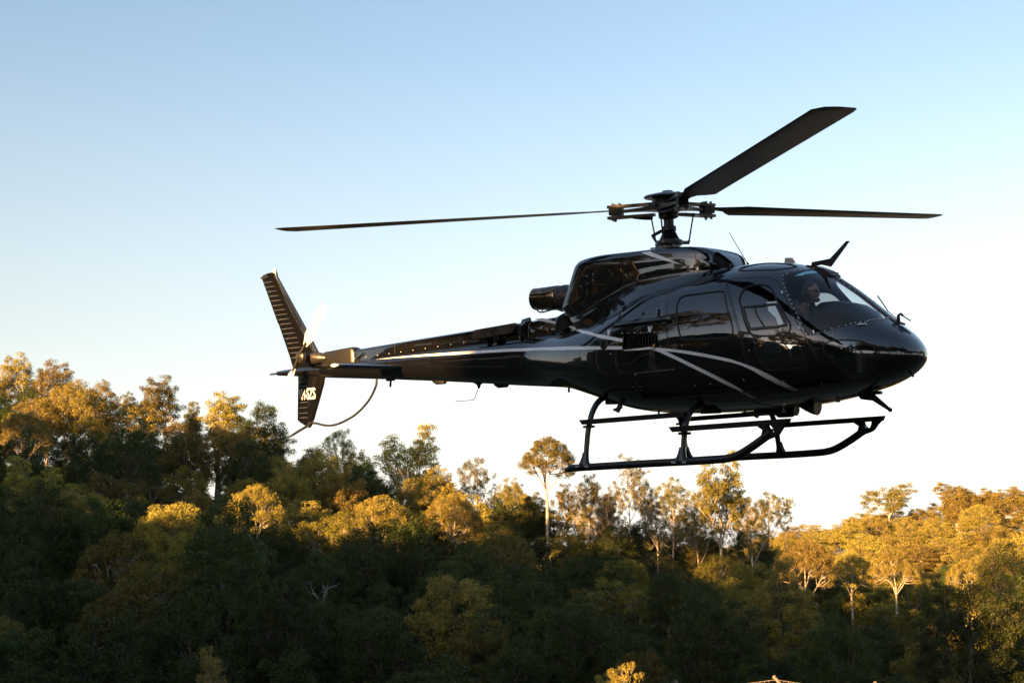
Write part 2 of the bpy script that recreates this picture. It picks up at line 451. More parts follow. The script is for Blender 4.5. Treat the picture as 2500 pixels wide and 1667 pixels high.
def decal(name, P, N, ab_poly, mat, parent, off=0.003, grid=0.06, sb=3.0):
    """thin film cut to an outline and laid on a surface"""
    pl = densify(np.array(ab_poly) * (1, sb), 0.03)
    lo, hi = pl.min(0), pl.max(0)
    g = [(x, y) for x in np.arange(lo[0] + grid / 2, hi[0], grid) for y in np.arange(lo[1] + grid / 2, hi[1], grid)]
    if g:
        g = np.array(g); g = g[in_poly(g[:, 0], g[:, 1], pl)]
        g = [p for p in g if np.min(np.abs(pl - p).max(1)) > 0.012]
    pts = [Vector(p) for p in pl] + [Vector(p) for p in g]
    vv, ee, ff, *_ = mgeo.delaunay_2d_cdt(pts, [(i, (i + 1) % len(pl)) for i in range(len(pl))], [], 0, 1e-6)
    V2 = np.array([tuple(v) for v in vv]); F = np.array([f for f in ff if len(f) == 3])
    cen = V2[F].mean(1); F = F[in_poly(cen[:, 0], cen[:, 1], pl)]
    a, b_ = V2[:, 0], V2[:, 1] / sb
    X = P(a, b_); NN = N(a, b_)
    fn = np.cross(X[F[:, 1]] - X[F[:, 0]], X[F[:, 2]] - X[F[:, 0]]); fl = (fn * NN[F].mean(1)).sum(1) < 0
    F[fl] = F[fl][:, ::-1]
    return mesh_obj(name, X + NN * off, F, mat, parent, True, None, NN)

# ------------------------------------------------------------------ helicopter: assembly
yaw, pit, rol = -0.734, -0.043, 0.006
HELI = Matrix.Rotation(0.110, 4, 'X') @ Matrix.Translation((1.95, 15.30, -0.715)) @ Matrix.Rotation(yaw, 4, 'Z') @ Matrix.Rotation(pit, 4, 'Y') @ Matrix.Rotation(rol, 4, 'X')
heli = empty('helicopter', HELI)
tag(heli, 'glossy black helicopter with white swooping stripes hovering above the forest', 'helicopter')

WS = [(1.895, 1.982), (1.932, 2.023), (1.976, 2.037), (2.045, 1.992), (2.101, 1.963), (2.154, 1.934), (2.32, 1.811), (2.495, 1.668), (2.637, 1.546), (2.715, 1.471), (2.715, 1.458), (2.698, 1.449), (2.648, 1.433), (2.571, 1.41), (2.469, 1.382), (2.355, 1.351), (2.23, 1.323), (2.198, 1.337), (2.147, 1.423), (2.078, 1.539), (2.013, 1.638), (1.906, 1.807), (1.86, 1.90), (1.855, 1.95)]
WSO = [(1.773, 1.985), (1.799, 2.011), (1.846, 2.034), (1.898, 2.06), (1.93, 2.075), (2.733, 1.466), (2.725, 1.45), (2.654, 1.416), (2.525, 1.387), (2.357, 1.336), (2.226, 1.305), (2.186, 1.317), (2.153, 1.374), (2.086, 1.495), (2.022, 1.6), (1.925, 1.753), (1.828, 1.892)]
FDOOR = [(1.197, 1.994), (1.442, 1.992), (1.615, 1.981), (1.703, 1.955), (1.77, 1.914), (1.837, 1.838), (1.972, 1.64), (2.082, 1.45), (2.142, 1.354), (2.187, 1.281), (2.283, 1.06), (2.292, 0.93), (2.208, 0.82), (1.992, 0.72), (1.62, 0.70), (1.575, 0.789), (1.555, 1.06), (1.475, 1.42), (1.35, 1.71), (1.235, 1.90)]
RDOOR = [(0.445, 1.975), (0.7, 1.990), (1.0, 1.994), (1.18, 1.994), (1.215, 1.90), (1.33, 1.71), (1.455, 1.42), (1.535, 1.06), (1.555, 0.789), (1.50, 0.70), (1.328, 0.690), (0.75, 0.72), (0.64, 0.82), (0.60, 1.171), (0.56, 1.403), (0.50, 1.66), (0.47, 1.842)]
RWIN = [(0.632, 1.722), (0.622, 1.80), (0.638, 1.850), (0.70, 1.869), (0.851, 1.871), (1.13, 1.871), (1.184, 1.863), (1.222, 1.83), (1.287, 1.684), (1.354, 1.537), (1.39, 1.44), (1.385, 1.385), (1.34, 1.358), (1.25, 1.353), (0.80, 1.372), (0.745, 1.396), (0.710, 1.46), (0.664, 1.602)]
FWIN = [(1.42, 1.75), (1.418, 1.807), (1.438, 1.855), (1.475, 1.888), (1.55, 1.900), (1.655, 1.887), (1.723, 1.853), (1.777, 1.791), (1.87, 1.660), (1.971, 1.513), (2.018, 1.44), (2.023, 1.385), (2.00, 1.342), (1.95, 1.325), (1.70, 1.340), (1.62, 1.360), (1.575, 1.405), (1.525, 1.499), (1.458, 1.665)]
VENT_O = [(1.459, 1.68), (1.85, 1.68), (1.901, 1.617), (2.008, 1.434), (1.990, 1.41), (1.586, 1.411), (1.523, 1.521)]
VENT_I = [(1.500, 1.648), (1.826, 1.649), (1.872, 1.575), (1.950, 1.443), (1.787, 1.435), (1.600, 1.432), (1.548, 1.525)]
LWIN = [(1.654, 1.205), (1.672, 1.244), (1.715, 1.258), (2.06, 1.240), (2.107, 1.218), (2.150, 1.140), (2.187, 1.043), (2.180, 1.008), (2.145, 0.990), (1.853, 0.978), (1.768, 0.990), (1.722, 1.027), (1.680, 1.12)]
CHIN = [(2.350, 1.150), (2.362, 1.205), (2.400, 1.238), (2.47, 1.246), (2.63, 1.234), (2.700, 1.205), (2.754, 1.156), (2.787, 1.090), (2.775, 1.010), (2.725, 0.925), (2.645, 0.868), (2.575, 0.838), (2.532, 0.836), (2.512, 0.858), (2.475, 0.950), (2.402, 1.075)]
SKYL = [(1.22, 2.12), (1.27, 2.155), (1.38, 2.176), (1.5, 2.172), (1.66, 2.145), (1.76, 2.115), (1.80, 2.095), (1.755, 2.078), (1.65, 2.066), (1.50, 2.078), (1.34, 2.088), (1.25, 2.10)]
GRILL = [(-0.065, 1.470), (-0.055, 1.492), (0.004, 1.499), (0.399, 1.474), (0.432, 1.460), (0.441, 1.440), (0.441, 1.370), (0.425, 1.352), (0.357, 1.339), (0.221, 1.330), (-0.036, 1.333), (-0.062, 1.352)]
av = np.concatenate([[0.012, 0.03], np.arange(0.06, 1.0, 0.045), np.arange(1.0, 5.8, 0.07), np.arange(5.8, u_of_x(-7.44), 0.16), [float(u_of_x(-7.44))]])
bv = np.linspace(0, 1, 57)
rivets = MB(); seal_parts = {}
for side in (-1, 1):
    Pf, Nf = fus(side)
    polys = [('windscreen', smooth_poly(ab_of(WS), 2)), ('frame', ab_of(WSO)), ('fdoor', smooth_poly(ab_of(FDOOR), 3)), ('rdoor', smooth_poly(ab_of(RDOOR), 3)),
             ('rwin', smooth_poly(ab_of(RWIN), 4)), ('fwin', smooth_poly(ab_of(FWIN), 4)), ('lwin', smooth_poly(ab_of(LWIN), 4)),
             ('chin', smooth_poly(ab_of(CHIN), 4)), ('skyl', smooth_poly(ab_of(SKYL), 3)), ('grill', smooth_poly(ab_of(GRILL), 2))]
    reg = build_skin(Pf, Nf, av, bv, 3.0, polys)
    D = dict(polys)
    body = skin_obj('fuselage', reg['rest'], MAT['paint'], heli)
    fr = skin_obj('windscreen_frame', reg['frame'], MAT['satin'], heli)
    skin_obj('windscreen', reg['windscreen'], MAT['glass'], heli)
    ch = skin_obj('chin_window', reg['chin'], MAT['chinglass'], heli, -0.004)
    skin_obj('roof_window', reg['skyl'], MAT['roofglass'], heli, -0.002)
    fd = skin_obj('door', reg['fdoor'], MAT['paint'], heli)
    rd = skin_obj('door', reg['rdoor'], MAT['paint'], heli)
    skin_obj('window', reg['fwin'], MAT['darkglass'], fd, -0.005)
    skin_obj('window', reg['lwin'], MAT['chinglass'], fd, -0.004)
    skin_obj('window', reg['rwin'], MAT['darkglass'], rd, -0.004)
    for nm, par, w in (('fwin', fd, 0.022), ('lwin', fd, 0.012), ('rwin', rd, 0.020), ('chin', ch, 0.015), ('skyl', heli, 0.03)):
        mb = MB(); ribbon(mb, Pf, Nf, D[nm], w, 0.005, True)
        mb.build('window_seal' if nm != 'skyl' else 'roof_window_rim', MAT['rubber'], par)
    for nm, par in (('fdoor', fd), ('rdoor', rd)):
        mb = MB(); ribbon(mb, Pf, Nf, D[nm], 0.011, 0.0016, True); mb.build('door_seal', MAT['rubber'], par)
    # sliding vent in the front door window
    mb = MB(); o_ = densify(VENT_O, 0.05); i_ = densify(VENT_I, 0.05)
    rv = ab_of(densify(np.array(VENT_I) * 0.5 + np.array(VENT_O) * 0.5, 0.06)); ribbon(mb, Pf, Nf, rv, 0.034, 0.006, True)
    vf = mb.build('vent_frame', MAT['satin'], fd)
    mb = MB(); ribbon(mb, Pf, Nf, ab_of(densify([(1.617, 1.647), (1.655, 1.56), (1.75, 1.435)], 0.04, False)), 0.02, 0.006); mb.build('vent_divider', MAT['satin'], fd)
    # rivets round the windscreen
    rl = densify(ab_of(np.array(WSO)[:5]) * (1, 3), 0.052, False) / (1, 3)
    mid = []
    Wm = ab_of(WSO); cW = Wm.mean(0)
    seq = densify(Wm * (1, 3), 0.058) / (1, 3); inner = cW + (seq - cW) * 0.975
    pr, nr = Pf(inner[:, 0], inner[:, 1]), Nf(inner[:, 0], inner[:, 1])
    for p, n in zip(pr, nr): rivets.dome(p + n * 0.002, n, 0.0088, 0.7)
    for pl, st, rr in ((densify([(0.445, 1.66), (0.405, 1.80)], 0.026, False), 1, 0.0065), (densify([(0.375, 1.68), (0.350, 1.745)], 0.026, False), 1, 0.0065),
                       (densify([(-0.245, 1.66), (-0.235, 1.74)], 0.022, False), 1, 0.005), (densify([(-0.170, 1.66), (-0.185, 1.75)], 0.022, False), 1, 0.005),
                       (densify([(-0.09, 1.512), (0.47, 1.480)], 0.085, False), 1, 0.008), (densify([(0.475, 1.45), (0.47, 1.32)], 0.05, False), 1, 0.007),
                       (np.array([(0.66, 1.32), (0.75, 1.31), (-0.25, 1.29), (0.10, 1.05), (0.10, 1.03), (2.05, 1.19), (1.58, 1.20), (0.85, 0.87), (1.05, 0.88), (1.25, 0.89), (1.47, 0.90), (2.42, 1.30), (2.33, 1.24), (1.90, 0.86), (2.25, 0.83)]), 1, 0.007),
                       (densify([(0.03, 0.90), (0.08, 0.94), (0.13, 0.90), (0.12, 0.86), (0.05, 0.86)], 0.04), 1, 0.004)):
        ab = ab_of(pl); pr, nr = Pf(ab[:, 0], ab[:, 1]), Nf(ab[:, 0], ab[:, 1])
        for p, n in zip(pr, nr): rivets.dome(p, n, rr, 0.6)
    # dark rivet rows on the tail-cone joint
    dr = MB()
    for pl, st in (([(-1.72, 1.66), (-1.78, 1.5), (-1.80, 1.35), (-1.74, 1.15)], 0.022), ([(-1.30, 1.64), (-1.32, 1.5), (-1.30, 1.3), (-1.22, 1.05)], 0.03), ([(-0.72, 1.60), (-0.70, 1.3), (-0.62, 1.0)], 0.026),
                   ([(-0.52, 1.60), (-0.50, 1.3), (-0.44, 1.0)], 0.026), ([(-1.25, 1.43), (-0.75, 1.52)], 0.03), ([(0.56, 1.45), (0.68, 0.9)], 0.028), ([(0.53, 1.40), (0.64, 0.9)], 0.028)):
        ab = ab_of(densify(smooth_poly(pl, 6, False), st, False)); pr, nr = Pf(ab[:, 0], ab[:, 1]), Nf(ab[:, 0], ab[:, 1])
        for p, n in zip(pr, nr): dr.dome(p, n, 0.0045, 0.5, 5)
    for xs in (-2.75, -2.9, -3.3, -3.6, -3.9, -4.25, -4.7, -5.4, -6.0):
        z0 = float(FT[3](u_of_x(xs)))
        ab = ab_of([(xs, z0 + 0.09 - k * 0.03) for k in range(7)]); pr, nr = Pf(ab[:, 0], ab[:, 1]), Nf(ab[:, 0], ab[:, 1])
        for p, n in zip(pr, nr): dr.dome(p, n, 0.0035, 0.5, 5)
    dr.build('rivet_row', MAT['metal'], heli, smooth=False, kind='stuff')
    # panel joints
    for ln in ([(-1.775, 1.675), (-1.80, 1.5), (-1.79, 1.25), (-1.74, 1.05)], [(0.55, 1.58), (0.60, 1.25), (0.70, 0.85), (0.78, 0.72)],
               [(-0.28, 1.645), (-0.17, 1.645), (0.46, 1.640)], [(-0.50, 1.56), (-0.10, 1.575), (0.45, 1.575)], [(-0.80, 1.46), (-0.78, 1.2), (-0.70, 0.95)],
               [(0.10, 1.01), (0.7, 1.01)], [(2.148, 1.353), (2.196, 1.267), (2.30, 1.08), (2.36, 0.95), (2.30, 0.80)],
               [(-4.86, 1.545), (-4.2, 1.545)], [(-6.05, 1.56), (-6.06, 1.42)]):
        mb = MB(); ribbon(mb, Pf, Nf, ab_of(densify(smooth_poly(ln, 4, False), 0.05, False)), 0.007, 0.0012); mb.build('panel_joint', MAT['rubber'], heli)
    mb = MB(); RP = [(0.440, 1.960), (0.515, 1.66), (0.456, 1.648), (-0.161, 1.652), (-0.141, 1.735), (0.064, 1.823), (0.273, 1.906)]
    ribbon(mb, Pf, Nf, ab_of(densify(RP, 0.05)), 0.012, 0.003, True); mb.build('hatch_rim', MAT['paint'], heli)
    # stripes
    def st(pl, off=0.003): decal('stripe', Pf, Nf, ab_of(pl), MAT['stripe'], heli, off)
    up = [(0.405, 1.313), (0.618, 1.282), (0.894, 1.235), (1.172, 1.170), (1.341, 1.129), (1.457, 1.087), (1.591, 1.036), (1.705, 0.98), (1.826, 0.905), (1.931, 0.825), (1.992, 0.762)]
    lo = [(1.93, 0.765), (1.834, 0.833), (1.719, 0.910), (1.595, 0.994), (1.465, 1.056), (1.338, 1.096), (1.116, 1.150), (0.893, 1.199), (0.664, 1.244), (0.536, 1.263), (0.405, 1.290)]
    st(np.vstack([smooth_poly(up, 3, False), smooth_poly(lo, 3, False)]))
    up = [(0.344, 1.300), (0.46, 1.285), (0.536, 1.261), (0.662, 1.206), (0.886, 1.098), (1.096, 0.995), (1.288, 0.888), (1.353, 0.84), (1.423, 0.785), (1.49, 0.712)]
    lo = [(1.45, 0.712), (1.385, 0.765), (1.331, 0.81), (1.268, 0.849), (1.086, 0.954), (0.881, 1.060), (0.66, 1.167), (0.546, 1.218), (0.429, 1.270)]
    st(np.vstack([smooth_poly(up, 3, False), smooth_poly(lo, 3, False)]), 0.0042)
    up = [(-5.069, 1.553), (-4.578, 1.558), (-3.975, 1.552), (-3.21, 1.536), (-2.49, 1.515), (-1.738, 1.480), (-1.316, 1.452), (-1.036, 1.436), (-0.608, 1.402), (-0.068, 1.362)]
    lo = [(-0.068, 1.326), (-0.668, 1.368), (-1.0, 1.39), (-1.298, 1.409), (-1.72, 1.443), (-2.473, 1.477), (-3.188, 1.499), (-3.952, 1.524), (-4.561, 1.542)]
    st(np.vstack([smooth_poly(up, 3, False), smooth_poly(lo, 3, False)]))
    st([(-1.05, 1.652), (-0.9, 1.618), (-0.554, 1.542), (-0.068, 1.444), (-0.068, 1.408), (-0.43, 1.480), (-0.85, 1.575), (-1.10, 1.632)], 0.0042)
    st([(-0.05, 1.318), (0.121, 1.322), (0.283, 1.330), (0.40, 1.313), (0.344, 1.300), (0.2, 1.300), (-0.05, 1.312)])
    decal('data_placard', Pf, Nf, ab_of([(-0.752, 1.303), (-0.659, 1.3), (-0.654, 1.244), (-0.747, 1.248)]), MAT['cream'], heli, 0.003)
    decal('rub_strip', Pf, Nf, ab_of([(0.10, 1.059), (0.645, 1.071), (0.648, 1.053), (0.10, 1.042)]), MAT['grey'], heli, 0.004)
    decal('access_cover', Pf, Nf, ab_of([(-0.64, 1.34), (-0.545, 1.335), (-0.54, 1.18), (-0.635, 1.185)]), MAT['void'], heli, 0.003)
    decal('dark_inlet', Pf, Nf, ab_of([(-0.60, 1.728), (-0.475, 1.728), (-0.485, 1.650), (-0.60, 1.655)]), MAT['void'], heli, 0.004)
    decal('hinge_pad', Pf, Nf, ab_of([(0.368, 1.741), (0.408, 1.737), (0.430, 1.656), (0.388, 1.650)]), MAT['void'], heli, 0.004)
    decal('hinge_pad', Pf, Nf, ab_of([(-0.228, 1.745), (-0.200, 1.745), (-0.185, 1.656), (-0.222, 1.654)]), MAT['void'], heli, 0.004)
    t_ = np.arange(14) * 2 * math.pi / 14
    decal('port_hole', Pf, Nf, ab_of(np.stack([0.172 + 0.022 * np.cos(t_), 1.709 + 0.018 * np.sin(t_)], 1)), MAT['void'], heli, 0.003)
    # cooling grille with vanes behind the rear door
    grn, gfa, gno = reg['grill']
    rec = mesh_obj('grille_recess', grn - gno * 0.09, gfa, MAT['void'], heli, True, None, gno)
    mb = MB(); ribbon(mb, Pf, Nf, D['grill'], 0.02, 0.004, True); mb.build('grille_rim', MAT['paint'], heli)
    for k in range(10):
        x0 = -0.01 + k * 0.043
        p = Pf(*uv_of_xz(x0, 1.41))[0]
        mb = MB(); mb.box((x0, p[1] * 0.955, 1.412), (0.010, 0.05, 0.15)); v_ = mb.build('vane', MAT['metal'], rec)
    # round side vent
    p = Pf(*uv_of_xz(-0.355, 1.405))[0]; n = Nf(*uv_of_xz(-0.355, 1.405))[0]
    mb = MB(); mb.lathe([(-0.02, 0.062), (0.012, 0.062), (0.016, 0.050), (0.0, 0.046), (-0.012, 0.046)], p, n, 28, False); mb.build('vent_ring', MAT['satin'], heli)
    mb = MB(); mb.lathe([(0.002, 0.0), (0.004, 0.047)], p, n, 28, False); mb.build('vent_hole', MAT['void'], heli)
    # rail of the sliding door
    mb = MB(); ln = smooth_poly([(-0.27, 1.600), (0.0, 1.603), (0.3, 1.606), (0.5, 1.612), (0.60, 1.605)], 5, False); ab = ab_of(ln); pr, nr = Pf(ab[:, 0], ab[:, 1]), Nf(ab[:, 0], ab[:, 1])
    mb.tube(pr + nr * 0.012, [0.012] * 3 + [0.020] * (len(pr) - 8) + [0.032, 0.034, 0.034, 0.030, 0.012], 12, True); mb.build('door_rail', MAT['paint'], heli)
    # V shaped latches
    for x0, z0 in ((-0.300, 1.565), (0.320, 1.552)):
        lt = MB()
        for dx in (-1, 1):
            ab = ab_of([(x0 + dx * 0.022, z0), (x0 + dx * 0.004, z0 - 0.062)]); pr, nr = Pf(ab[:, 0], ab[:, 1]), Nf(ab[:, 0], ab[:, 1])
            lt.tube(pr + nr * 0.008, [0.011, 0.008], 8)
        lt.build('latch', MAT['rivet'], heli)
    # door hinges and handles
    for par, pts in ((fd, [(1.857, 1.800), (1.874, 1.766)]), (fd, [(2.100, 1.410), (2.120, 1.375)])):
        ab = ab_of(pts); pr, nr = Pf(ab[:, 0], ab[:, 1]), Nf(ab[:, 0], ab[:, 1]); mb = MB(); mb.tube(pr + nr * 0.008, 0.009, 8); mb.build('hinge', MAT['rivet'], par)
    for par, x0, z0 in ((fd, 1.66, 1.285), (rd, 0.665, 1.30)):
        ab = ab_of([(x0 - 0.02, z0 + 0.01), (x0, z0 - 0.018), (x0 + 0.025, z0 - 0.022), (x0 + 0.035, z0 + 0.0)]); pr, nr = Pf(ab[:, 0], ab[:, 1]), Nf(ab[:, 0], ab[:, 1])
        mb = MB(); mb.tube(pr + nr * 0.02, 0.006, 8); mb.build('handle', MAT['grey'], par)
    # small drain fittings low on the flank
    for x0, z0 in ((0.08, 0.80), (0.27, 0.80), (0.49, 0.80), (0.72, 0.80), (1.58, 0.84), (1.92, 0.87), (2.28, 0.88)):
        ab = ab_of([(x0 - 0.008, z0 + 0.03), (x0 + 0.008, z0 - 0.03)]); pr, nr = Pf(ab[:, 0], ab[:, 1]), Nf(ab[:, 0], ab[:, 1])
        mb = MB(); mb.tube(pr + nr * 0.006, [0.006, 0.009], 8); mb.build('drain_fitting', MAT['metal'], heli)
    # belly blister under the front door
    mb = MB(); CH = [(1.389, 0.68), (1.529, 0.726), (1.682, 0.760), (1.844, 0.765), (1.98, 0.740), (2.043, 0.702), (1.95, 0.665), (1.842, 0.645), (1.618, 0.625), (1.473, 0.632)]
    ribbon(mb, Pf, Nf, smooth_poly(ab_of(CH), 4), 0.010, 0.004, True); mb.build('belly_panel_rim', MAT['satin'], heli)
rivets.build('rivets', MAT['rivet'], heli, smooth=False, kind='stuff')
# centre post of the windscreen and the broad bracket at its top
Pf, Nf = fus(-1)
us = np.linspace(u_of_x(1.90), u_of_x(2.80), 20)
mb = MB(); rings = []
for u in us:
    p = FP(u, 0.0); n = FN(u, 0.0); w = 0.05; x_, z_ = p[0], p[2]
    rings.append([(x_ - n[0] * 0.02, -w, z_ - n[2] * 0.02), (x_ + n[0] * 0.012, -w * 0.8, z_ + n[2] * 0.012), (x_ + n[0] * 0.012, w * 0.8, z_ + n[2] * 0.012), (x_ - n[0] * 0.02, w, z_ - n[2] * 0.02)])
mb.loft(rings); post = mb.build('windscreen_post', MAT['satin'], heli)
mb = MB()
for u in us[1::1]:
    for sy in (-1, 1):
        p = FP(u, 0.0); n = FN(u, 0.0); mb.dome((p[0] + n[0] * 0.012, sy * 0.032, p[2] + n[2] * 0.012), n, 0.006, 0.6)
mb.build('post_rivets', MAT['brass'], post, smooth=False, kind='stuff')
mb = MB(); mb.prism([(1.83, 2.125), (1.93, 2.105), (2.06, 2.045), (2.13, 1.985), (2.115, 1.955), (2.03, 1.99), (1.93, 2.06), (1.83, 2.10)], -0.10, 0.10); mb.build('cutter_mount', MAT['satin'], heli)

# ------------------------------------------------------------------ engine and gearbox cowling
def body_z(x, y):
    u = float(u_of_x(x)); vv = np.linspace(0, 0.5, 120); p = FP(np.full(120, u), vv)
    return float(np.interp(y, -p[:, 1], p[:, 2]))
CT = np.array([  # x, ztop, flat half width, side half width, z of moulding, half width of flare, shear
    (-1.120, 2.490, 0.24, 0.375, 1.82, 0.45, -0.42),
    (-1.08, 2.506, 0.26, 0.405, 1.82, 0.48, -0.42),
    (-0.95, 2.518, 0.29, 0.44, 1.83, 0.52, -0.36),
    (-0.78, 2.525, 0.30, 0.46, 1.88, 0.55, -0.24),
    (-0.58, 2.523, 0.30, 0.47, 1.97, 0.57, -0.10),
    (-0.30, 2.512, 0.31, 0.475, 2.08, 0.60, 0.0),
    (0.00, 2.503, 0.31, 0.475, 2.12, 0.62, 0.0),
    (0.35, 2.490, 0.30, 0.46, 2.14, 0.61, 0.0),
    (0.62, 2.458, 0.27, 0.43, 2.15, 0.57, 0.0),
    (0.75, 2.415, 0.23, 0.385, 2.15, 0.51, 0.0),
    (0.84, 2.345, 0.19, 0.32, 2.15, 0.43, 0.0),
    (0.91, 2.262, 0.14, 0.25, 2.14, 0.34, 0.0),
    (0.96, 2.190, 0.08, 0.16, 2.12, 0.24, 0.0)])
CX = [Herm(np.linspace(0, 1, len(CT)), CT[:, k]) for k in range(7)]
_zd_x = np.linspace(-1.45, 1.0, 36)
_zd = Herm(_zd_x, np.array([body_z(x, float(np.interp(x, CT[:, 0], CT[:, 5]))) for x in _zd_x]))
def CP(s, t, side=-1):
    s = np.asarray(s, float); t = np.clip(np.asarray(t, float), -0.5, 1)
    sg = np.where(t < 0, -1, 1); t = np.abs(t)
    x0, zt, a, b_, zs, c, sh = [f(s) for f in CX]
    zd = _zd(x0 + sh * 0.6) - 0.03
    zs = np.maximum(zs, zd + 0.09)
    ys = [0 * a, a * 0.8, b_ - 0.085, b_ - 0.028, b_ - 0.004, b_ + 0.006, b_ + 0.014, b_ + 0.020, b_ + 0.05, c]
    h = zt - zs
    zz_ = [zt, zt - 0.003, zt - 0.014, zt - 0.055, zt - 0.13, zt - 0.6 * h, zt - 0.8 * h, zs, zs - 0.35 * (zs - zd), zd]
    n = len(ys); q = t * (n - 1); i = np.clip(np.floor(q).astype(int), 0, n - 2); f = q - i
    Y = np.stack(np.broadcast_arrays(*ys)); Z = np.stack(np.broadcast_arrays(*zz_))
    def g(A, j):
        jj = np.clip(j, 0, n - 1); return np.take_along_axis(A, np.broadcast_to(jj, np.broadcast(A[0], jj).shape)[None], 0)[0]
    def cr(A, sym):
        A = np.broadcast_to(A, (n,) + np.broadcast(A[0], f).shape)
        p1, p2 = g(A, i), g(A, i + 1); p0 = np.where(i == 0, sym * g(A, np.ones_like(i)), g(A, i - 1)); p3 = np.where(i + 2 > n - 1, 2 * p2 - p1, g(A, i + 2))
        return 0.5 * (2 * p1 + (p2 - p0) * f + (2 * p0 - 5 * p1 + 4 * p2 - p3) * f * f + (3 * p1 - p0 - 3 * p2 + p3) * f ** 3)
    y = cr(Y, -1); z = cr(Z, 1)
    drop = np.minimum(zt - z, 0.56)
    back = np.maximum(1.93 - z, 0) * np.clip(-sh / 0.42, 0, 1)
    return np.stack([x0 + sh * drop + 0.9 * back, side * sg * y, z], -1)
def CN(s, t, side=-1):
    e = 2e-3; s = np.asarray(s, float); t = np.asarray(t, float)
    s1, s0 = np.minimum(s + e, 1), np.maximum(s - e, 0)
    du = CP(s1, t, side) - CP(s0, t, side); dv = CP(s, np.minimum(t + e, 1), side) - CP(s, t - e, side)
    return unit(np.cross(du, dv) * side)
_cs, _ct = np.meshgrid(np.linspace(0, 1, 160), np.linspace(0.1, 1, 160), indexing='ij'); _cp = CP(_cs, _ct)
def cab(xz):
    out = []
    for x, z in xz:
        d = (_cp[..., 0] - x) ** 2 + (_cp[..., 2] - z) ** 2; i, j = np.unravel_index(np.argmin(d), d.shape)
        out.append((_cs[i, j], _ct[i, j]))
    return np.array(out)
for side in (-1, 1):
    Pc = lambda s, t, side=side: CP(s, t, side)
    Nc = lambda s, t, side=side: CN(s, t, side)
    INT = np.array([(0.795, 0.17), (0.835, 0.16), (0.93, 0.13), (0.955, 0.30), (0.955, 0.62), (0.90, 0.68), (0.86, 0.66), (0.80, 0.40)])
    reg = build_skin(Pc, Nc, np.linspace(0, 1, 60), np.linspace(0, 1, 44), 0.5, [('intake', INT)])
    cw = skin_obj('engine_cowling', reg['rest'], MAT['paint'], heli)
    v, f, n = reg['intake']; mesh_obj('intake_opening', v - n * 0.03, f, MAT['void'], cw, True, None, n)
    mb = MB(); ribbon(mb, Pc, Nc, smooth_poly(INT, 3), 0.014, 0.006, True); mb.build('intake_rim', MAT['satin'], cw)
    for ln in ([(0.637, 2.44), (0.632, 2.3), (0.624, 2.164)], [(-0.317, 2.47), (-0.325, 2.3), (-0.333, 2.0)], [(0.62, 2.166), (0.2, 2.158), (-0.32, 2.145)], [(-0.99, 2.285), (-0.78, 2.300), (-0.785, 2.20), (-1.04, 2.158)]):
        mb = MB(); ribbon(mb, Pc, Nc, cab(densify(ln, 0.05, False)), 0.007, 0.0015); mb.build('panel_joint', MAT['rubber'], cw)
    rv = MB()
    for x, z in ((0.60, 2.37), (0.60, 2.26), (-0.30, 2.35), (-0.30, 2.22), (-0.80, 2.285), (-0.80, 2.215), (-0.95, 2.285), (-1.0, 2.16), (0.58, 2.18), (-0.9, 2.27), (-0.9, 2.19)):
        ab = cab([(x, z)]); rv.dome(Pc(ab[:, 0], ab[:, 1])[0], Nc(ab[:, 0], ab[:, 1])[0], 0.0065, 0.6)
    for k in range(30):
        ab = cab([(0.6 - k * 0.03, 2.172)]); rv.dome(Pc(ab[:, 0], ab[:, 1])[0], Nc(ab[:, 0], ab[:, 1])[0], 0.0028, 0.6, 5)
    rv.build('cowling_fasteners', MAT['rivet'], cw, smooth=False, kind='stuff')
    sw = [(-0.11, 2.462), (-0.02, 2.425), (0.12, 2.372), (0.28, 2.315), (0.497, 2.251), (0.30, 2.337), (0.16, 2.395), (0.07, 2.44), (0.045, 2.462)]
    decal('stripe', Pc, Nc, cab(sw), MAT['stripe'], cw, 0.003, 0.03, 0.5)
    # ram scoop on the deck moulding
    ab = cab([(-0.33, 1.90)]); p = Pc(ab[:, 0], ab[:, 1])[0]; n = Nc(ab[:, 0], ab[:, 1])[0]
    mb = MB(); mb.tube([p + n * 0.01 + (0.06, 0, -0.05), p + n * 0.02 + (0.0, 0, 0.0), p + n * 0.025 + (-0.045, 0, 0.02)], [0.012, 0.028, 0.032], 14); mb.build('drain_scoop', MAT['void'], heli)
# rear closure of the cowling, dark, set inside the rim
mb = MB(); ring = [CP(0.03, t, -1) * (1, 0.97, 1) for t in np.linspace(0, 0.97, 24)] + [CP(0.03, t, 1) * (1, 0.97, 1) for t in np.linspace(0.97, 0.02, 23)]
mb.add(ring, [tuple(range(len(ring)))]); mb.build('cowling_bulkhead', MAT['burnt'], heli, smooth=False)
mb = MB(); mb.prism([(-0.93, 2.515), (-0.90, 2.548), (-0.80, 2.552), (-0.76, 2.515)], -0.03, 0.03); mb.build('cowling_latch', MAT['satin'], heli)
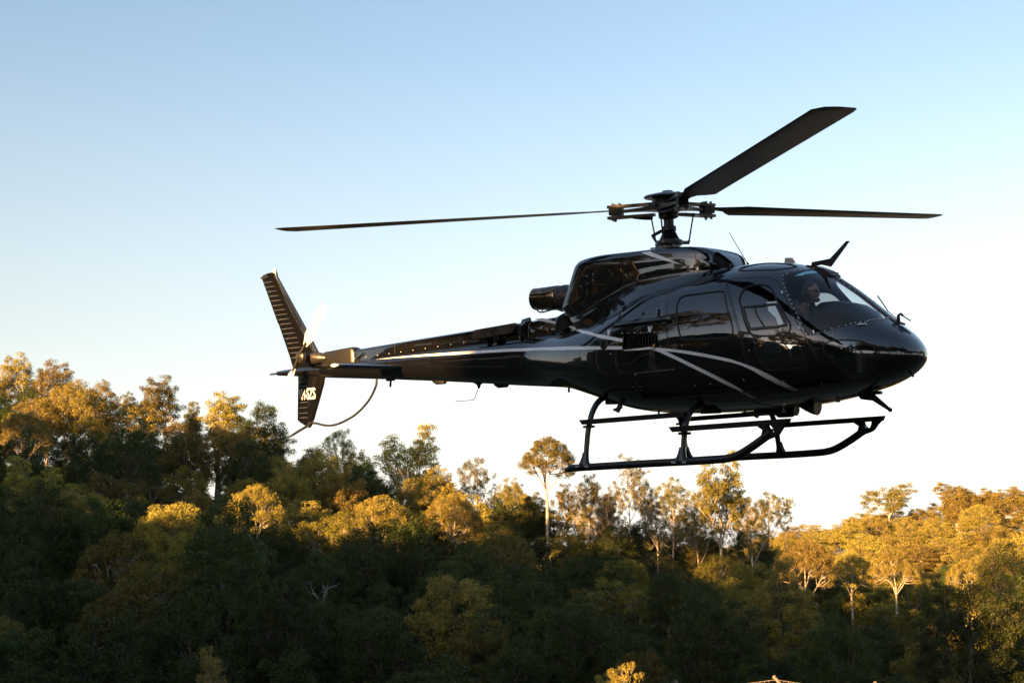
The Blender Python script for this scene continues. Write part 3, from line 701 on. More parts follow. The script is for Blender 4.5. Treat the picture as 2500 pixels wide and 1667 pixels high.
# ------------------------------------------------------------------ exhaust
mb = MB(); mb.lathe([(0, 0.11), (0.25, 0.12), (0.50, 0.165), (0.62, 0.150)], (-1.10, 0, 2.09), (-1, 0, 0.04), 36, False); mb.build('exhaust_duct', MAT['burnt'], heli)
mb = MB(); mb.lathe([(0.0, 0.150), (0.02, 0.158), (0.16, 0.152), (0.38, 0.140), (0.41, 0.143), (0.41, 0.136), (0.30, 0.130)], (-1.70, 0, 2.118), (-1, 0, 0.05), 40, False); ex = mb.build('exhaust_pipe', MAT['bronze'], heli)
mb = MB(); mb.lathe([(0.0, 0.0), (0.01, 0.145)], (-1.76, 0, 2.12), (-1, 0, 0.05), 30, False); mb.build('exhaust_bore', MAT['void'], ex)
mb = MB(); mb.tube(smooth_poly([(-2.04, -0.1, 2.02), (-1.99, -0.1, 1.965), (-1.92, -0.1, 1.95), (-1.80, -0.1, 1.962), (-1.70, -0.1, 1.968), (-1.58, -0.1, 1.930), (-1.50, -0.1, 1.95)], 4, False), 0.010, 8)
mb.tube([(-1.93, -0.1, 1.955), (-1.93, -0.08, 2.01)], 0.007, 6); mb.build('exhaust_drain', MAT['burnt'], heli)

# ------------------------------------------------------------------ tail boom fittings
def box_ring(x, w, z0, z1, r=0.03):
    pts = []
    for sy in (-1,):
        pass
    pts = [(x, -w, z0), (x, -w * 0.98, z1 - 2 * r), (x, -w * 0.86, z1 - 0.6 * r), (x, -w * 0.6, z1), (x, 0, z1 + 0.004), (x, w * 0.6, z1), (x, w * 0.86, z1 - 0.6 * r), (x, w * 0.98, z1 - 2 * r), (x, w, z0)]
    return pts
mb = MB(); rg = []
for x, w, z1 in ((-5.62, 0.072, 1.70), (-5.60, 0.082, 1.728), (-4.4, 0.105, 1.776), (-3.2, 0.13, 1.818), (-2.2, 0.15, 1.852), (-1.66, 0.165, 1.872)):
    rg.append(box_ring(x, w, float(FT[3](u_of_x(x))), z1))
mb.loft(rg); cov = mb.build('driveshaft_cover', MAT['paint'], heli)
mb = MB()
for k in range(16):
    x = -1.8 - k * 0.25
    for sy in (-1, 1): mb.dome((x, sy * float(np.interp(x, [-5.6, -1.66], [0.082, 0.165])), float(np.interp(x, [-5.6, -1.66], [1.60, 1.705]))), (0, sy, 0), 0.006, 0.6)
mb.build('cover_screws', MAT['rivet'], cov, smooth=False, kind='stuff')
for x in (-4.66,):
    mb = MB(); mb.box((x, -0.112, 1.68), (0.012, 0.006, 0.13)); mb.build('cover_joint', MAT['void'], cov)
# white stripe across the front of the shaft cover
mb = MB(); mb.add([(-2.02, -0.160, 1.866), (-1.86, -0.164, 1.868), (-1.66, -0.172, 1.805), (-1.66, -0.172, 1.775)], [(0, 1, 2, 3)]); mb.build('stripe', MAT['stripe'], cov, smooth=False)
mb = MB(); mb.loft([box_ring(-1.67, 0.17, 1.62, 1.875), box_ring(-1.50, 0.20, 1.62, 1.93, 0.04), box_ring(-1.36, 0.24, 1.60, 1.86, 0.04), box_ring(-1.15, 0.30, 1.60, 1.80, 0.03), box_ring(-0.9, 0.30, 1.60, 1.80, 0.03)]); fa = mb.build('boom_fairing', MAT['paint'], heli)
mb = MB(); mb.prism([(-1.60, 1.70), (-1.575, 1.78), (-1.50, 1.865), (-1.46, 1.87), (-1.36, 1.75), (-1.40, 1.70), (-1.50, 1.675)], -0.262, -0.20); mb.build('fairing_opening', MAT['void'], fa)
mb = MB(); mb.add([(-1.665, -0.176, 1.805), (-1.50, -0.2055, 1.768), (-1.36, -0.2455, 1.728), (-1.16, -0.3055, 1.675), (-1.16, -0.3055, 1.645), (-1.36, -0.2455, 1.698), (-1.50, -0.2055, 1.738), (-1.665, -0.176, 1.775)], [(0, 1, 6, 7), (1, 2, 5, 6), (2, 3, 4, 5)]); mb.build('stripe', MAT['stripe'], fa, smooth=False)
mb = MB(); mb.prism([(-3.07, 1.700), (-3.03, 1.802), (-2.98, 1.810), (-2.30, 1.842), (-2.285, 1.80), (-2.33, 1.745), (-2.39, 1.715), (-2.95, 1.690)], -0.215, -0.18); pl = mb.build('louvre_plate', MAT['burnt'], heli)
mb = MB()
for x, z in ((-2.9, 1.75), (-2.62, 1.77), (-2.42, 1.79)): mb.dome((x, -0.216, z), (0, -1, 0), 0.008, 0.5)
mb.build('plate_screw', MAT['void'], pl, kind='stuff')
mb = MB(); mb.box((-2.85, -0.16, 1.675), (0.05, 0.08, 0.05)); mb.box((-2.65, -0.16, 1.68), (0.12, 0.08, 0.05)); mb.build('plate_bracket', MAT['void'], heli)
mb = MB(); mb.tube([(-2.21, -0.155, 1.62), (-2.215, -0.165, 1.76), (-2.19, -0.14, 1.84), (-2.14, -0.08, 1.86)], [0.055, 0.055, 0.055, 0.05], 16); sc = mb.build('vent_scoop', MAT['paint'], heli)
mb = MB(); mb.prism([(-2.245, 1.67), (-2.245, 1.78), (-2.225, 1.80), (-2.19, 1.80), (-2.175, 1.78), (-2.175, 1.67)], -0.226, -0.20); mb.build('scoop_mouth', MAT['void'], sc)
# tail gearbox housing and hub
mb = MB(); mb.loft([box_ring(-6.30, 0.075, 1.50, 1.725), box_ring(-6.25, 0.09, 1.50, 1.745), box_ring(-5.64, 0.10, 1.50, 1.775), box_ring(-5.58, 0.09, 1.50, 1.755), box_ring(-5.55, 0.07, 1.50, 1.70)]); gb = mb.build('tail_gearbox_cover', MAT['satin'], heli)
mb = MB(); mb.tube([(-6.20, -0.05, 1.65), (-6.30, -0.06, 1.66), (-6.42, -0.09, 1.67), (-6.55, -0.10, 1.67), (-6.66, -0.08, 1.66)], [0.05, 0.075, 0.095, 0.08, 0.05], 16)
mb.tube([(-6.52, -0.05, 1.675), (-6.52, -0.26, 1.675)], [0.06, 0.045], 14); mb.build('tail_gearbox', MAT['metal'], heli)
mb = MB(); mb.lathe([(0, 0.03), (0.0, 0.085), (0.03, 0.10), (0.07, 0.085), (0.09, 0.05), (0.12, 0.03)], (-6.53, -0.24, 1.685), (0, -1, 0), 20); 
for a in (0.9, 0.9 + math.pi):
    mb.tube([(-6.53, -0.30, 1.685), (-6.53 + 0.26 * math.cos(a), -0.30, 1.685 + 0.26 * math.sin(a))], [0.045, 0.03], 10, flat=0.6)
th = mb.build('tail_rotor_hub', MAT['metal'], heli)
for sgn in (0, math.pi):
    a = 0.90 + sgn; d = np.array([math.cos(a), 0, math.sin(a)]); w_ = np.array([-math.sin(a), 0, math.cos(a)]); c0 = np.array([-6.53, -0.30, 1.685])
    mb = MB(); rg = []
    for r_, ch_, tw in ((0.20, 0.07, 0.3), (0.28, 0.12, 0.25), (0.36, 0.185, 0.2), (0.60, 0.185, 0.15), (0.88, 0.185, 0.10), (0.92, 0.17, 0.1), (0.93, 0.13, 0.1)):
        cc = c0 + d * r_; wv = w_ * math.cos(tw) + np.array([0, -1, 0]) * math.sin(tw); nv = np.cross(d, wv)
        rg.append([cc + wv * ch_ * q + nv * ch_ * 0.06 * h_ for q, h_ in ((-0.5, 0), (-0.3, 0.7), (0, 1), (0.3, 0.9), (0.47, 0.4), (0.5, 0), (0.47, -0.4), (0.3, -0.9), (0, -1), (-0.3, -0.7))])
    mb.loft(rg); tb = mb.build('tail_rotor_blade', MAT['tailblade'], heli)
# fins
def airfoil(le, te, z, th_, y0=0.0):
    c = le - te; return [(le - c * q, y0 + s_ * th_ * h_, z) for q, h_, s_ in ((0, 0, 1), (0.02, .3, 1), (.08, .65, 1), (.2, .95, 1), (.35, 1, 1), (.6, .7, 1), (.85, .3, 1), (1, .05, 1), (1, .05, -1), (.85, .3, -1), (.6, .7, -1), (.35, 1, -1), (.2, .95, -1), (.08, .65, -1), (.02, .3, -1))]
def fin_le_te(z):
    le = np.interp(z, [1.56, 1.76, 3.00], [-6.335, -6.437, -7.386]); te = np.interp(z, [1.56, 2.262, 2.268, 3.00], [-7.06, -7.40, -7.415, -7.79]); return le, te
mb = MB(); rg = []
for z in (1.52, 1.7, 2.0, 2.262, 2.27, 2.6, 3.00, 3.035):
    le, te = fin_le_te(min(z, 3.0)); k = 1 if z < 3.02 else 0.5
    rg.append(airfoil(le - 0.02 * (z > 3), te + 0.02 * (z > 3), z + (0.03 if z > 3 else 0), 0.055 - 0.018 * (z - 1.5) / 1.5 * k))
mb.loft(rg); fin = mb.build('fin', MAT['paint'], heli, sharp=50)
mb = MB(); mb.prism([(-7.81, 3.02), (-7.62, 3.075), (-7.50, 3.075), (-7.42, 3.03), (-7.75, 2.99)], -0.03, 0.03); mb.build('fin_tip', MAT['satin'], fin)
mb = MB(); mb.lathe([(0, 0.03), (0.05, 0.03), (0.06, 0.02)], (-7.46, 0, 3.06), (0, 0, 1), 14); mb.build('beacon', MAT['cream'], fin)
for k in range(17):
    z = 2.93 - k * 0.0765; le, te = fin_le_te(z); c = le - te
    for sy in (-1, 1):
        mb = MB(); x1 = te + 0.04 * c; x2 = te + 0.64 * c
        y1 = 0.010; y2 = 0.75 * (0.055 - 0.018 * (z - 1.5) / 1.5) + 0.006
        mb.tube([(x1, sy * y1, z + 0.006), (te + 0.2 * c, sy * (y1 + y2) * 0.5, z + 0.003), (x2, sy * y2, z)], [0.003, 0.009, 0.005], 6); mb.build('bead', MAT['satin'] if sy > 0 else MAT['grey'], fin)
mb = MB(); rg = []
for z, le, te, t_ in ((1.50, -6.29, -6.95, .05), (1.40, -6.31, -6.955, .05), (1.27, -6.344, -6.96, .048), (0.76, -6.595, -6.994, .035), (0.72, -6.63, -6.93, .033), (0.645, -6.72, -6.76, .02)):
    rg.append(airfoil(le, te, z, t_))
mb.loft(rg); lfin = mb.build('lower_fin', MAT['paint'], heli, sharp=50)
for z in (1.33, 1.26, 1.02, 0.94, 0.86, 0.79):
    mb = MB(); te = -6.955; mb.tube([(te + 0.03, -0.014, z), (te + 0.25, -0.036, z)], [0.006, 0.006], 6); mb.build('bead', MAT['grey'], lfin)
fc = bpy.data.curves.new('registration', 'FONT'); fc.body = 'VH-SZS'; fc.size = 0.235; fc.extrude = 0.0015; fc.align_x = 'CENTER'; fc.align_y = 'CENTER'; fc.offset = 0.004
fo = bpy.data.objects.new('registration', fc); COL.objects.link(fo)
dg = bpy.context.evaluated_depsgraph_get(); tm = bpy.data.meshes.new_from_object(fo.evaluated_get(dg)); bpy.data.objects.remove(fo)
tv = np.array([v.co[:] for v in tm.vertices]); tv[:, 0] *= 0.43 / (tv[:, 0].max() - tv[:, 0].min()); 
zt_ = 1.135 + tv[:, 1]; xt_ = -6.715 + tv[:, 0]
ys_ = -(0.008 + np.interp((xt_ + 6.99) / 0.6, [0, .15, .4, .65, .9, 1], [0.002, .014, .030, .042, .036, .02])) - tv[:, 2]
for i, v in enumerate(tm.vertices): v.co = (xt_[i], ys_[i], zt_[i])
tm.materials.clear(); tm.materials.append(MAT['letter']); ro = bpy.data.objects.new('registration', tm); COL.objects.link(ro); ro.parent = lfin
ro['label'] = 'registration letters VH-SZS on the lower fin'
# horizontal stabiliser
for sy in (-1, 1):
    mb = MB(); rg = []
    for y, le, te, t_ in ((0.05, -4.44, -4.90, .032), (1.22, -4.44, -4.90, .03), (1.265, -4.46, -4.88, .015)):
        rg.append([(p[0], sy * y, 1.415 + p[1]) for p in airfoil(le, te, 0, t_)])
    mb.loft(rg); sb_ = mb.build('tailplane', MAT['paint'], heli, sharp=50)
    mb = MB(); mb.ball((-4.60, sy * 1.275, 1.425), 0.03, 10, 7, (2.6, 0.7, 0.8)); mb.build('position_light', MAT['rivet'], sb_)
# tail tip and guards
mb = MB(); mb.tube([(-7.42, 0, 1.495), (-7.46, 0, 1.495), (-7.64, 0, 1.492)], [0.036, 0.016, 0.014], 12); mb.build('tail_tip', MAT['gear'], heli)
mb = MB(); mb.tube(smooth_poly([(-5.181, 0, 1.30), (-5.205, 0, 1.181), (-5.361, 0, .989), (-5.618, 0, .816), (-5.877, 0, .716), (-6.137, 0, .659), (-6.348, 0, .659), (-6.587, 0, .700), (-6.70, 0, .69)], 5, False), 0.017, 10); mb.build('tail_guard', MAT['gear'], heli)
mb = MB(); mb.tube([(-6.70, 0, .665), (-6.749, 0, .669), (-7.007, 0, .581), (-7.14, 0, .53), (-7.26, 0, .50)], [0.02, 0.02, 0.02, 0.018, 0.008], 10); mb.tube([(-6.66, 0, 0.72), (-6.73, 0, 0.655)], 0.035, 10); mb.build('tail_skid', MAT['gear'], heli)
mb = MB()
for x0, x1 in ((-4.03, -3.78), (-2.88, -2.64)):
    zb = float(FT[1](u_of_x((x0 + x1) / 2))); mb.tube([(x0, 0, zb + 0.01), (x0 + 0.07, 0, zb - 0.01), (x1 - 0.03, 0, zb - 0.01), (x1, 0, zb + 0.01)], [0.02, 0.035, 0.035, 0.02], 10)
mb.build('boom_antenna_housing', MAT['satin'], heli)
zb = float(FT[1](u_of_x(-3.16)))
mb = MB(); mb.lathe([(0, 0.08), (0.03, 0.03), (0.08, 0.012)], (-3.17, 0, zb + 0.01), (0, 0, -1), 12); mb.tube([(-3.17, 0, zb - 0.05), (-3.25, 0, .93), (-3.27, 0, .905), (-3.31, 0, .898), (-3.62, 0, .895)], 0.005, 6); mb.build('boom_antenna', MAT['gear'], heli)
mb = MB(); mb.box((-4.87, -0.02, 1.255), (0.14, 0.05, 0.03)); mb.tube([(-4.86, -0.02, 1.27), (-4.88, -0.02, 1.155)], 0.016, 8); mb.build('drain_pipe', MAT['gear'], heli)
mb = MB(); mb.tube([(-1.62, 0, .99), (-1.625, 0, .92)], 0.015, 8); mb.build('drain_pipe', MAT['gear'], heli)

# ------------------------------------------------------------------ skid landing gear
HG = 1.033
def landing_side(s, lab):
    y = s * HG
    g_ = MB(); pts = smooth_poly([(-0.79, y, 0.012), (-0.53, y, 0.022), (0.3, y, 0.052), (0.8, y, 0.066), (1.117, y, 0.078), (1.323, y, 0.092), (1.461, y, 0.126), (1.632, y, 0.210), (1.80, y, 0.308), (1.865, y, 0.345)], 4, False)
    g_.tube(pts, 0.043, 14); sk = g_.build('skid', MAT['gear'], heli)
    g_ = MB(); g_.tube([(-0.78, y, 0.0), (-0.86, y, -0.008)], [0.034, 0.026], 10); g_.build('skid_plug', MAT['rubber'], sk)
    g_ = MB(); g_.loft([[(x, y - 0.02, z), (x, y + 0.02, z), (x, y + 0.02, z + 0.008), (x, y - 0.02, z + 0.008)] for x, z in ((-0.80, -0.02), (-0.93, -0.045), (-1.03, -0.058), (-1.08, -0.056))]); g_.build('skid_spring', MAT['gear'], sk)
    # step in front, on the bracket that carries the upturned toe
    def channel(p0, p1, h=0.058, w=0.09):
        m_ = MB(); p0 = np.array(p0, float); p1 = np.array(p1, float)
        sec = [(-w / 2, h / 2), (w / 2, h / 2), (w / 2, -h / 2), (w / 2 - 0.008, -h / 2), (w / 2 - 0.008, h / 2 - 0.01), (-w / 2 + 0.008, h / 2 - 0.01), (-w / 2 + 0.008, -h / 2), (-w / 2, -h / 2)]
        def rg_(p, cut): return [(p[0] + (cut if dz < 0 else 0), p[1] + dy, p[2] + dz) for dy, dz in sec]
        m_.loft([rg_(p0, 0.045), rg_(p1, -0.03)]); return m_
    fs = channel((0.625, y, 0.412), (2.075, y, 0.452)).build('step', MAT['satin'], heli)
    g_ = MB(); 
    for k in range(28): g_.dome((0.70 + k * 0.048, y, 0.438 + k * 0.00132), (0, 0, 1), 0.006, 0.6, 5)
    g_.build('grip_studs', MAT['metal'], fs, smooth=False, kind='stuff')
    br = MB()
    for dy in (-0.03, 0.024):
        outer = [(1.709, 0.415), (1.772, 0.373), (1.749, 0.305), (1.80, 0.27), (1.897, 0.300), (1.943, 0.322), (1.992, 0.384), (2.045, 0.430)]
        hole = [(1.826, 0.408), (1.936, 0.412), (1.907, 0.352), (1.845, 0.352)]
        # plate with a window: left, lower, right and top strips
        for q in ([outer[0], outer[1], (1.84, 0.38), (1.826, 0.418)], [outer[1], outer[2], (1.80, 0.27), (1.845, 0.352), (1.84, 0.38)], [(1.80, 0.27), outer[4], (1.907, 0.352), (1.845, 0.352)], [outer[4], outer[5], outer[6], (1.925, 0.385), (1.907, 0.352)], [outer[6], outer[7], (1.935, 0.425), (1.925, 0.385)]):
            br.prism(q, y + dy, y + dy + 0.006)
    br.build('toe_bracket', MAT['satin'], heli, smooth=False)
    rs = channel((-0.67, s * 0.965, 0.530), (0.80, s * 0.965, 0.570), 0.056, 0.07).build('step', MAT['satin'], heli)
    for xk, ax in ((-0.587, [(-1.033, 0.06), (-1.005, 0.10), (-0.994, 0.16), (-0.967, 0.304), (-0.941, 0.428), (-0.908, 0.518), (-0.865, 0.615), (-0.81, 0.69), (-0.746, 0.75), (-0.651, 0.80), (-0.50, 0.83)]),
                   (0.742, [(-1.033, 0.09), (-1.001, 0.13), (-0.985, 0.18), (-0.960, 0.31), (-0.930, 0.42), (-0.875, 0.530), (-0.80, 0.604), (-0.70, 0.645), (-0.58, 0.66), (-0.3, 0.665)])):
        lg = MB(); pt = smooth_poly([(xk, -s * a, z) for a, z in ax], 3, False); lg.tube(pt, np.interp(np.arange(len(pt)), [0, 6, 20, len(pt)], [0.034, 0.031, 0.034, 0.036]), 14); leg = lg.build('leg', MAT['gear'], heli)
        z0 = ax[0][1]
        sh = MB(); sh.loft([[(xk + dx * a, y - s * off + dy * b2, z) for dx, dy in [(math.cos(t), math.sin(t)) for t in np.arange(12) * math.pi / 6]] for a, b2, z, off in ((0.090, 0.047, z0 - 0.035, 0), (0.084, 0.047, z0 - 0.005, 0.0), (0.058, 0.046, z0 + 0.03, 0.008), (0.044, 0.042, z0 + 0.075, 0.022), (0.037, 0.037, z0 + 0.13, 0.036))]); shoe = sh.build('shoe', MAT['gear'], leg)
        bl = MB()
        for dx in (-0.085, -0.060, 0.055, 0.080):
            bl.dome((xk + dx, y + s * 0.045, z0 - 0.03), (0, s, 0), 0.012, 0.6, 8)
        bl.build('shoe_bolts', MAT['rivet'], shoe, smooth=False, kind='stuff')
        cl = MB(); zc = 0.478 if xk < 0 else 0.365; yc = float(np.interp(zc, [z for _, z in ax], [a for a, _ in ax]))
        cl.tube([(xk, -s * yc, zc - 0.012), (xk, -s * yc, zc + 0.012)], 0.050, 12); cl.box((xk - 0.06, -s * yc, zc), (0.03, 0.03, 0.03)); cl.box((xk + 0.06, -s * yc, zc), (0.03, 0.03, 0.03)); cl.build('clamp', MAT['metal'], leg)
    md = MB()
    for k, x in enumerate((-0.3, -0.12, 0.02, 0.14, 0.28, 0.55, 1.0, 1.08, 1.27, 1.34)): md.dome((x, y + s * 0.042, 0.035 + 0.02 * x + 0.02 * (x > 1)), (0, s, 0), 0.007, 0.5, 6)
    md.build('skid_rivets', MAT['metal'], sk, smooth=False, kind='stuff')
landing_side(-1, 'near'); landing_side(1, 'far')
for xk, z in ((-0.587, 0.835), (0.742, 0.665)):
    mb = MB(); mb.tube([(xk, -0.55, z), (xk, 0.55, z)], 0.036, 12); mb.build('cross_tube', MAT['gear'], heli)
mb = MB()
for sy in (-1, 1): mb.box((0.742, sy * 0.42, 0.62), (0.16, 0.16, 0.10)); mb.box((-0.587, sy * 0.42, 0.79), (0.16, 0.16, 0.12))
mb.build('gear_mount', MAT['satin'], heli)
mb = MB(); mb.tube([(-0.40, -0.55, 0.73), (-0.42, -0.60, 0.64)], 0.03, 8); mb.tube([(-0.36, -0.58, 0.69), (-0.47, -0.60, 0.66)], 0.016, 8); mb.box((0.08, 0, 0.585), (0.04, 0.04, 0.05)); mb.tube([(-0.05, -0.3, 0.64), (-0.05, -0.3, 0.56)], 0.012, 6); mb.build('tow_fitting', MAT['metal'], heli)
for x, y in ((0.95, -0.05), (0.98, 0.25), (1.10, 0.0)):
    mb = MB(); mb.tube([(x, y, 0.60), (x, y, 0.555)], 0.012, 8); mb.build('belly_fitting', MAT['metal'], heli)
mb = MB(); mb.tube([(1.02, 0.05, 0.6), (1.02, 0.05, 0.53), (1.05, 0.05, 0.52)], 0.022, 10); mb.build('cargo_hook', MAT['brass'], heli)

# ------------------------------------------------------------------ main rotor
ZH = 3.02
AX = unit(np.array([-0.0355 * -1, -0.0382, 1.0]))          # the disc leans a little
AX = unit(np.array([0.0355, -0.0382, 1.0]))
def ang(psi, r, up=0.0, side=0.0):
    d = np.array([math.cos(psi), math.sin(psi), 0]); d = unit(d - AX * (d @ AX)); w_ = np.cross(AX, d)
    return np.array([0, 0, ZH]) + d * r + AX * up + w_ * side
mb = MB(); mb.lathe([(0.0, 0.0), (0.0, 0.27), (0.012, 0.285), (0.03, 0.27), (0.055, 0.15), (0.065, 0.07), (0.085, 0.06), (0.09, 0.0)], ang(0, 0, 0.115), AX, 40, False); cap_ = mb.build('hub_cap', MAT['grey'], heli)
mb = MB(); mb.lathe([(0.115, 0.19), (0.06, 0.19), (0.05, 0.20), (0.02, 0.20), (0.0, 0.16), (-0.05, 0.12), (-0.12, 0.115), (-0.14, 0.06)], ang(0, 0, 0.0), AX, 30, True); mb.build('rotor_hub', MAT['metal'], heli)
mb = MB(); mb.tube([(0, 0, 2.50), (0, 0, 2.58)], 0.062, 20); mb.build('mast_sleeve', MAT['brass'], heli)
mb = MB(); mb.tube([(0, 0, 2.57), (0, 0, 2.95)], 0.060, 20); mb.lathe([(0, 0.07), (0.0, 0.085), (0.05, 0.085), (0.05, 0.06)], (0, 0, 2.745), (0, 0, 1), 20); mb.build('mast', MAT['metal'], heli)
mb = MB(); pr_ = []
for k in range(7): pr_ += [(k * 0.017, 0.125 - k * 0.008), (k * 0.017 + 0.0085, 0.110 - k * 0.008)]
mb.lathe(pr_, (0, 0, 2.635), (0, 0, 1), 28, False); mb.build('boot', MAT['rubber'], heli)
mb = MB(); mb.lathe([(0, 0.10), (0.005, 0.16), (0.035, 0.17), (0.055, 0.15), (0.068, 0.12)], (0, 0, 2.572), (0, 0, 1), 30); 
for k in range(3):
    a = 3.472 + k * 2.0944 - 0.55; mb.tube([(0.1 * math.cos(a), 0.1 * math.sin(a), 2.60), (0.235 * math.cos(a), 0.235 * math.sin(a), 2.60)], 0.022, 8)
mb.build('rotating_swashplate', MAT['grey'], heli)
mb = MB(); mb.lathe([(0, 0.07), (0.005, 0.13), (0.035, 0.13), (0.04, 0.09)], (0, 0, 2.528), (0, 0, 1), 26)
for a in (-0.75, 1.35, 3.45): mb.tube([(0.1 * math.cos(a), 0.1 * math.sin(a), 2.545), (0.235 * math.cos(a), 0.235 * math.sin(a), 2.548)], [0.022, 0.018], 8); mb.tube([(0.23 * math.cos(a), 0.23 * math.sin(a), 2.55), (0.23 * math.cos(a), 0.23 * math.sin(a), 2.47)], 0.012, 6)
mb.build('fixed_swashplate', MAT['grey'], heli)
mb = MB(); mb.tube([(-0.02, 0, 2.765), (-0.13, 0, 2.75), (-0.245, 0, 2.715)], [0.024, 0.022, 0.020], 8); mb.tube([(-0.245, 0, 2.72), (-0.20, 0, 2.65), (-0.165, 0, 2.60)], 0.017, 8); mb.tube([(-0.17, 0, 2.60), (-0.05, 0, 2.60)], 0.02, 8); mb.build('scissor_link', MAT['metal'], heli)
mb = MB(); mb.tube([(-0.13, -0.02, 2.56), (-0.20, -0.03, 2.53), (-0.29, -0.04, 2.49)], 0.013, 8); mb.build('scissor_link', MAT['metal'], heli)
for k in range(3):
    psi = 3.472 + k * 2.0944
    # star arm: flat tapered plate below, sleeve plates above and below
    mb = MB(); mb.loft([[ang(psi, r_, u_ + t_, w_), ang(psi, r_, u_ + t_, -w_), ang(psi, r_, u_ - t_, -w_), ang(psi, r_, u_ - t_, w_)] for r_, w_, t_, u_ in ((0.05, 0.15, 0.035, 0.0), (0.18, 0.13, 0.03, 0.0), (0.30, 0.07, 0.022, 0.0), (0.45, 0.035, 0.018, 0.0), (0.60, 0.03, 0.018, 0.0))]); arm = mb.build('star_arm', MAT['metal'], heli)
    mb = MB()
    for up in (0.058, -0.072):
        mb.loft([[ang(psi, r_, up + 0.016, w_), ang(psi, r_, up + 0.016, -w_), ang(psi, r_, up - 0.016, -w_), ang(psi, r_, up - 0.016, w_)] for r_, w_ in ((0.16, 0.03), (0.22, 0.055), (0.55, 0.06), (0.70, 0.075), (0.74, 0.06))])
    mb.build('sleeve', MAT['burnt'], heli)
    mb = MB(); mb.loft([[ang(psi, r_, h_, w_), ang(psi, r_, h_, -w_), ang(psi, r_, -h_, -w_), ang(psi, r_, -h_, w_)] for r_, w_, h_ in ((0.56, 0.045, 0.05), (0.66, 0.06, 0.052), (0.72, 0.06, 0.04))])
    mb.build('blade_damper', MAT['rubber'], heli)
    mb = MB()
    for w_ in (-0.045, 0.045): mb.tube([ang(psi, 0.67, 0.10, w_), ang(psi, 0.67, -0.115, w_)], 0.016, 8)
    mb.tube([ang(psi, 0.60, 0.09, 0.05), ang(psi, 0.60, 0.09, -0.05)], 0.012, 6); mb.build('blade_pin', MAT['grey'], heli)
    # pitch horn and pitch link
    a = psi - 0.55; top = ang(a, 0.30, -0.09)
    mb = MB(); mb.tube([ang(psi, 0.45, -0.075, -0.05), ang(psi - 0.3, 0.36, -0.09), top], [0.02, 0.02, 0.024], 8); mb.build('pitch_horn', MAT['metal'], heli)
    mb = MB(); mb.tube([top, (0.232 * math.cos(a), 0.232 * math.sin(a), 2.61)], 0.0095, 8); mb.ball(top, 0.022, 8, 6); mb.ball((0.232 * math.cos(a), 0.232 * math.sin(a), 2.615), 0.018, 8, 6); mb.build('pitch_link', MAT['metal'], heli)
    # blade
    mb = MB(); rg = []
    tw0 = (-0.13, 0.0, 0.0)[k]          # cyclic pitch: each blade feathers by its place round the disc
    for r_, ch_, off, th_, tw in ((0.66, .11, 0, .17, .20), (0.85, .12, 0, .17, .20), (1.00, .17, .0, .12, .20), (1.12, .26, -.03, .09, .20), (1.25, .35, -.05, .075, .19), (2.0, .35, -.05, .06, .16), (3.0, .35, -.05, .055, .13), (4.0, .35, -.05, .05, .10), (5.0, .35, -.05, .045, .075), (5.20, .35, -.05, .042, .07), (5.31, .27, -.075, .04, .07), (5.345, .16, -.11, .03, .07)):
        lag = 0.0222 * r_; tw = tw + tw0
        def pt(q, h_): 
            wv = (q * ch_ + off); return ang(psi, r_, lag + h_ * ch_ * th_ * 0.5 + wv * math.sin(tw), -wv * math.cos(tw))
        # leading edge is on the clockwise side (blades turn clockwise seen from above)
        rg.append([pt(q, h_) for q, h_ in ((.5, 0), (.48, .5), (.40, .9), (.2, 1), (-.1, .75), (-.35, .35), (-.5, .05), (-.5, -.05), (-.35, -.3), (-.1, -.6), (.2, -.85), (.40, -.8), (.48, -.45))])
    mb.loft(rg); bl = mb.build('rotor_blade', MAT['blade'], heli, sharp=40)

# ------------------------------------------------------------------ aerials, cutters, lamps, wiper
mb = MB(); mb.prism([(1.842, 2.110), (1.850, 2.158), (2.068, 2.171), (2.268, 2.335), (2.302, 2.333), (2.069, 2.083), (1.960, 2.118)], -0.012, 0.012); wc = mb.build('wire_cutter', MAT['satin'], heli, smooth=False)
mb = MB(); mb.tube([(1.86, -0.013, 2.13), (2.06, -0.013, 2.16)], 0.006, 6); mb.build('cutter_edge', MAT['metal'], wc)
mb = MB(); mb.prism([(2.30, 0.715), (2.316, 0.688), (2.336, 0.656), (2.47, 0.634), (2.64, 0.524), (2.668, 0.523), (2.664, 0.544), (2.485, 0.705), (2.362, 0.702)], -0.012, 0.012); wl = mb.build('wire_cutter', MAT['satin'], heli, smooth=False)
mb = MB(); mb.ball((2.655, 0, 0.533), 0.024, 10, 7); mb.build('cutter_tip', MAT['rubber'], wl)
mb = MB(); mb.box((2.42, 0, 0.715), (0.30, 0.05, 0.035)); mb.build('cutter_mount', MAT['satin'], heli)
mb = MB(); mb.prism([(1.425, 2.20), (1.441, 2.266), (1.525, 2.256), (1.565, 2.195)], 0.14, 0.16); mb.build('blade_antenna', MAT['cream'], heli, smooth=False)
mb = MB(); mb.lathe([(0, 0.02), (0.05, 0.012)], (1.06, 0, 2.20), (-0.4, 0, 1), 10); mb.tube([(1.045, 0, 2.235), (0.822, 0, 2.615)], [0.0055, 0.0035], 6); mb.build('whip_antenna', MAT['gear'], heli)
mb = MB(); mb.tube([(2.80, 0, 1.43), (2.805, 0, 1.50), (2.83, 0, 1.512), (2.852, 0, 1.490)], [0.022, 0.016, 0.014, 0.014], 10); mb.tube([(2.852, 0, 1.488), (2.935, 0, 1.430)], 0.007, 8); mb.tube([(2.80, 0, 1.425), (2.87, 0, 1.40)], 0.012, 8); mb.build('pitot_tube', MAT['gear'], heli)
Pf, Nf = fus(-1)
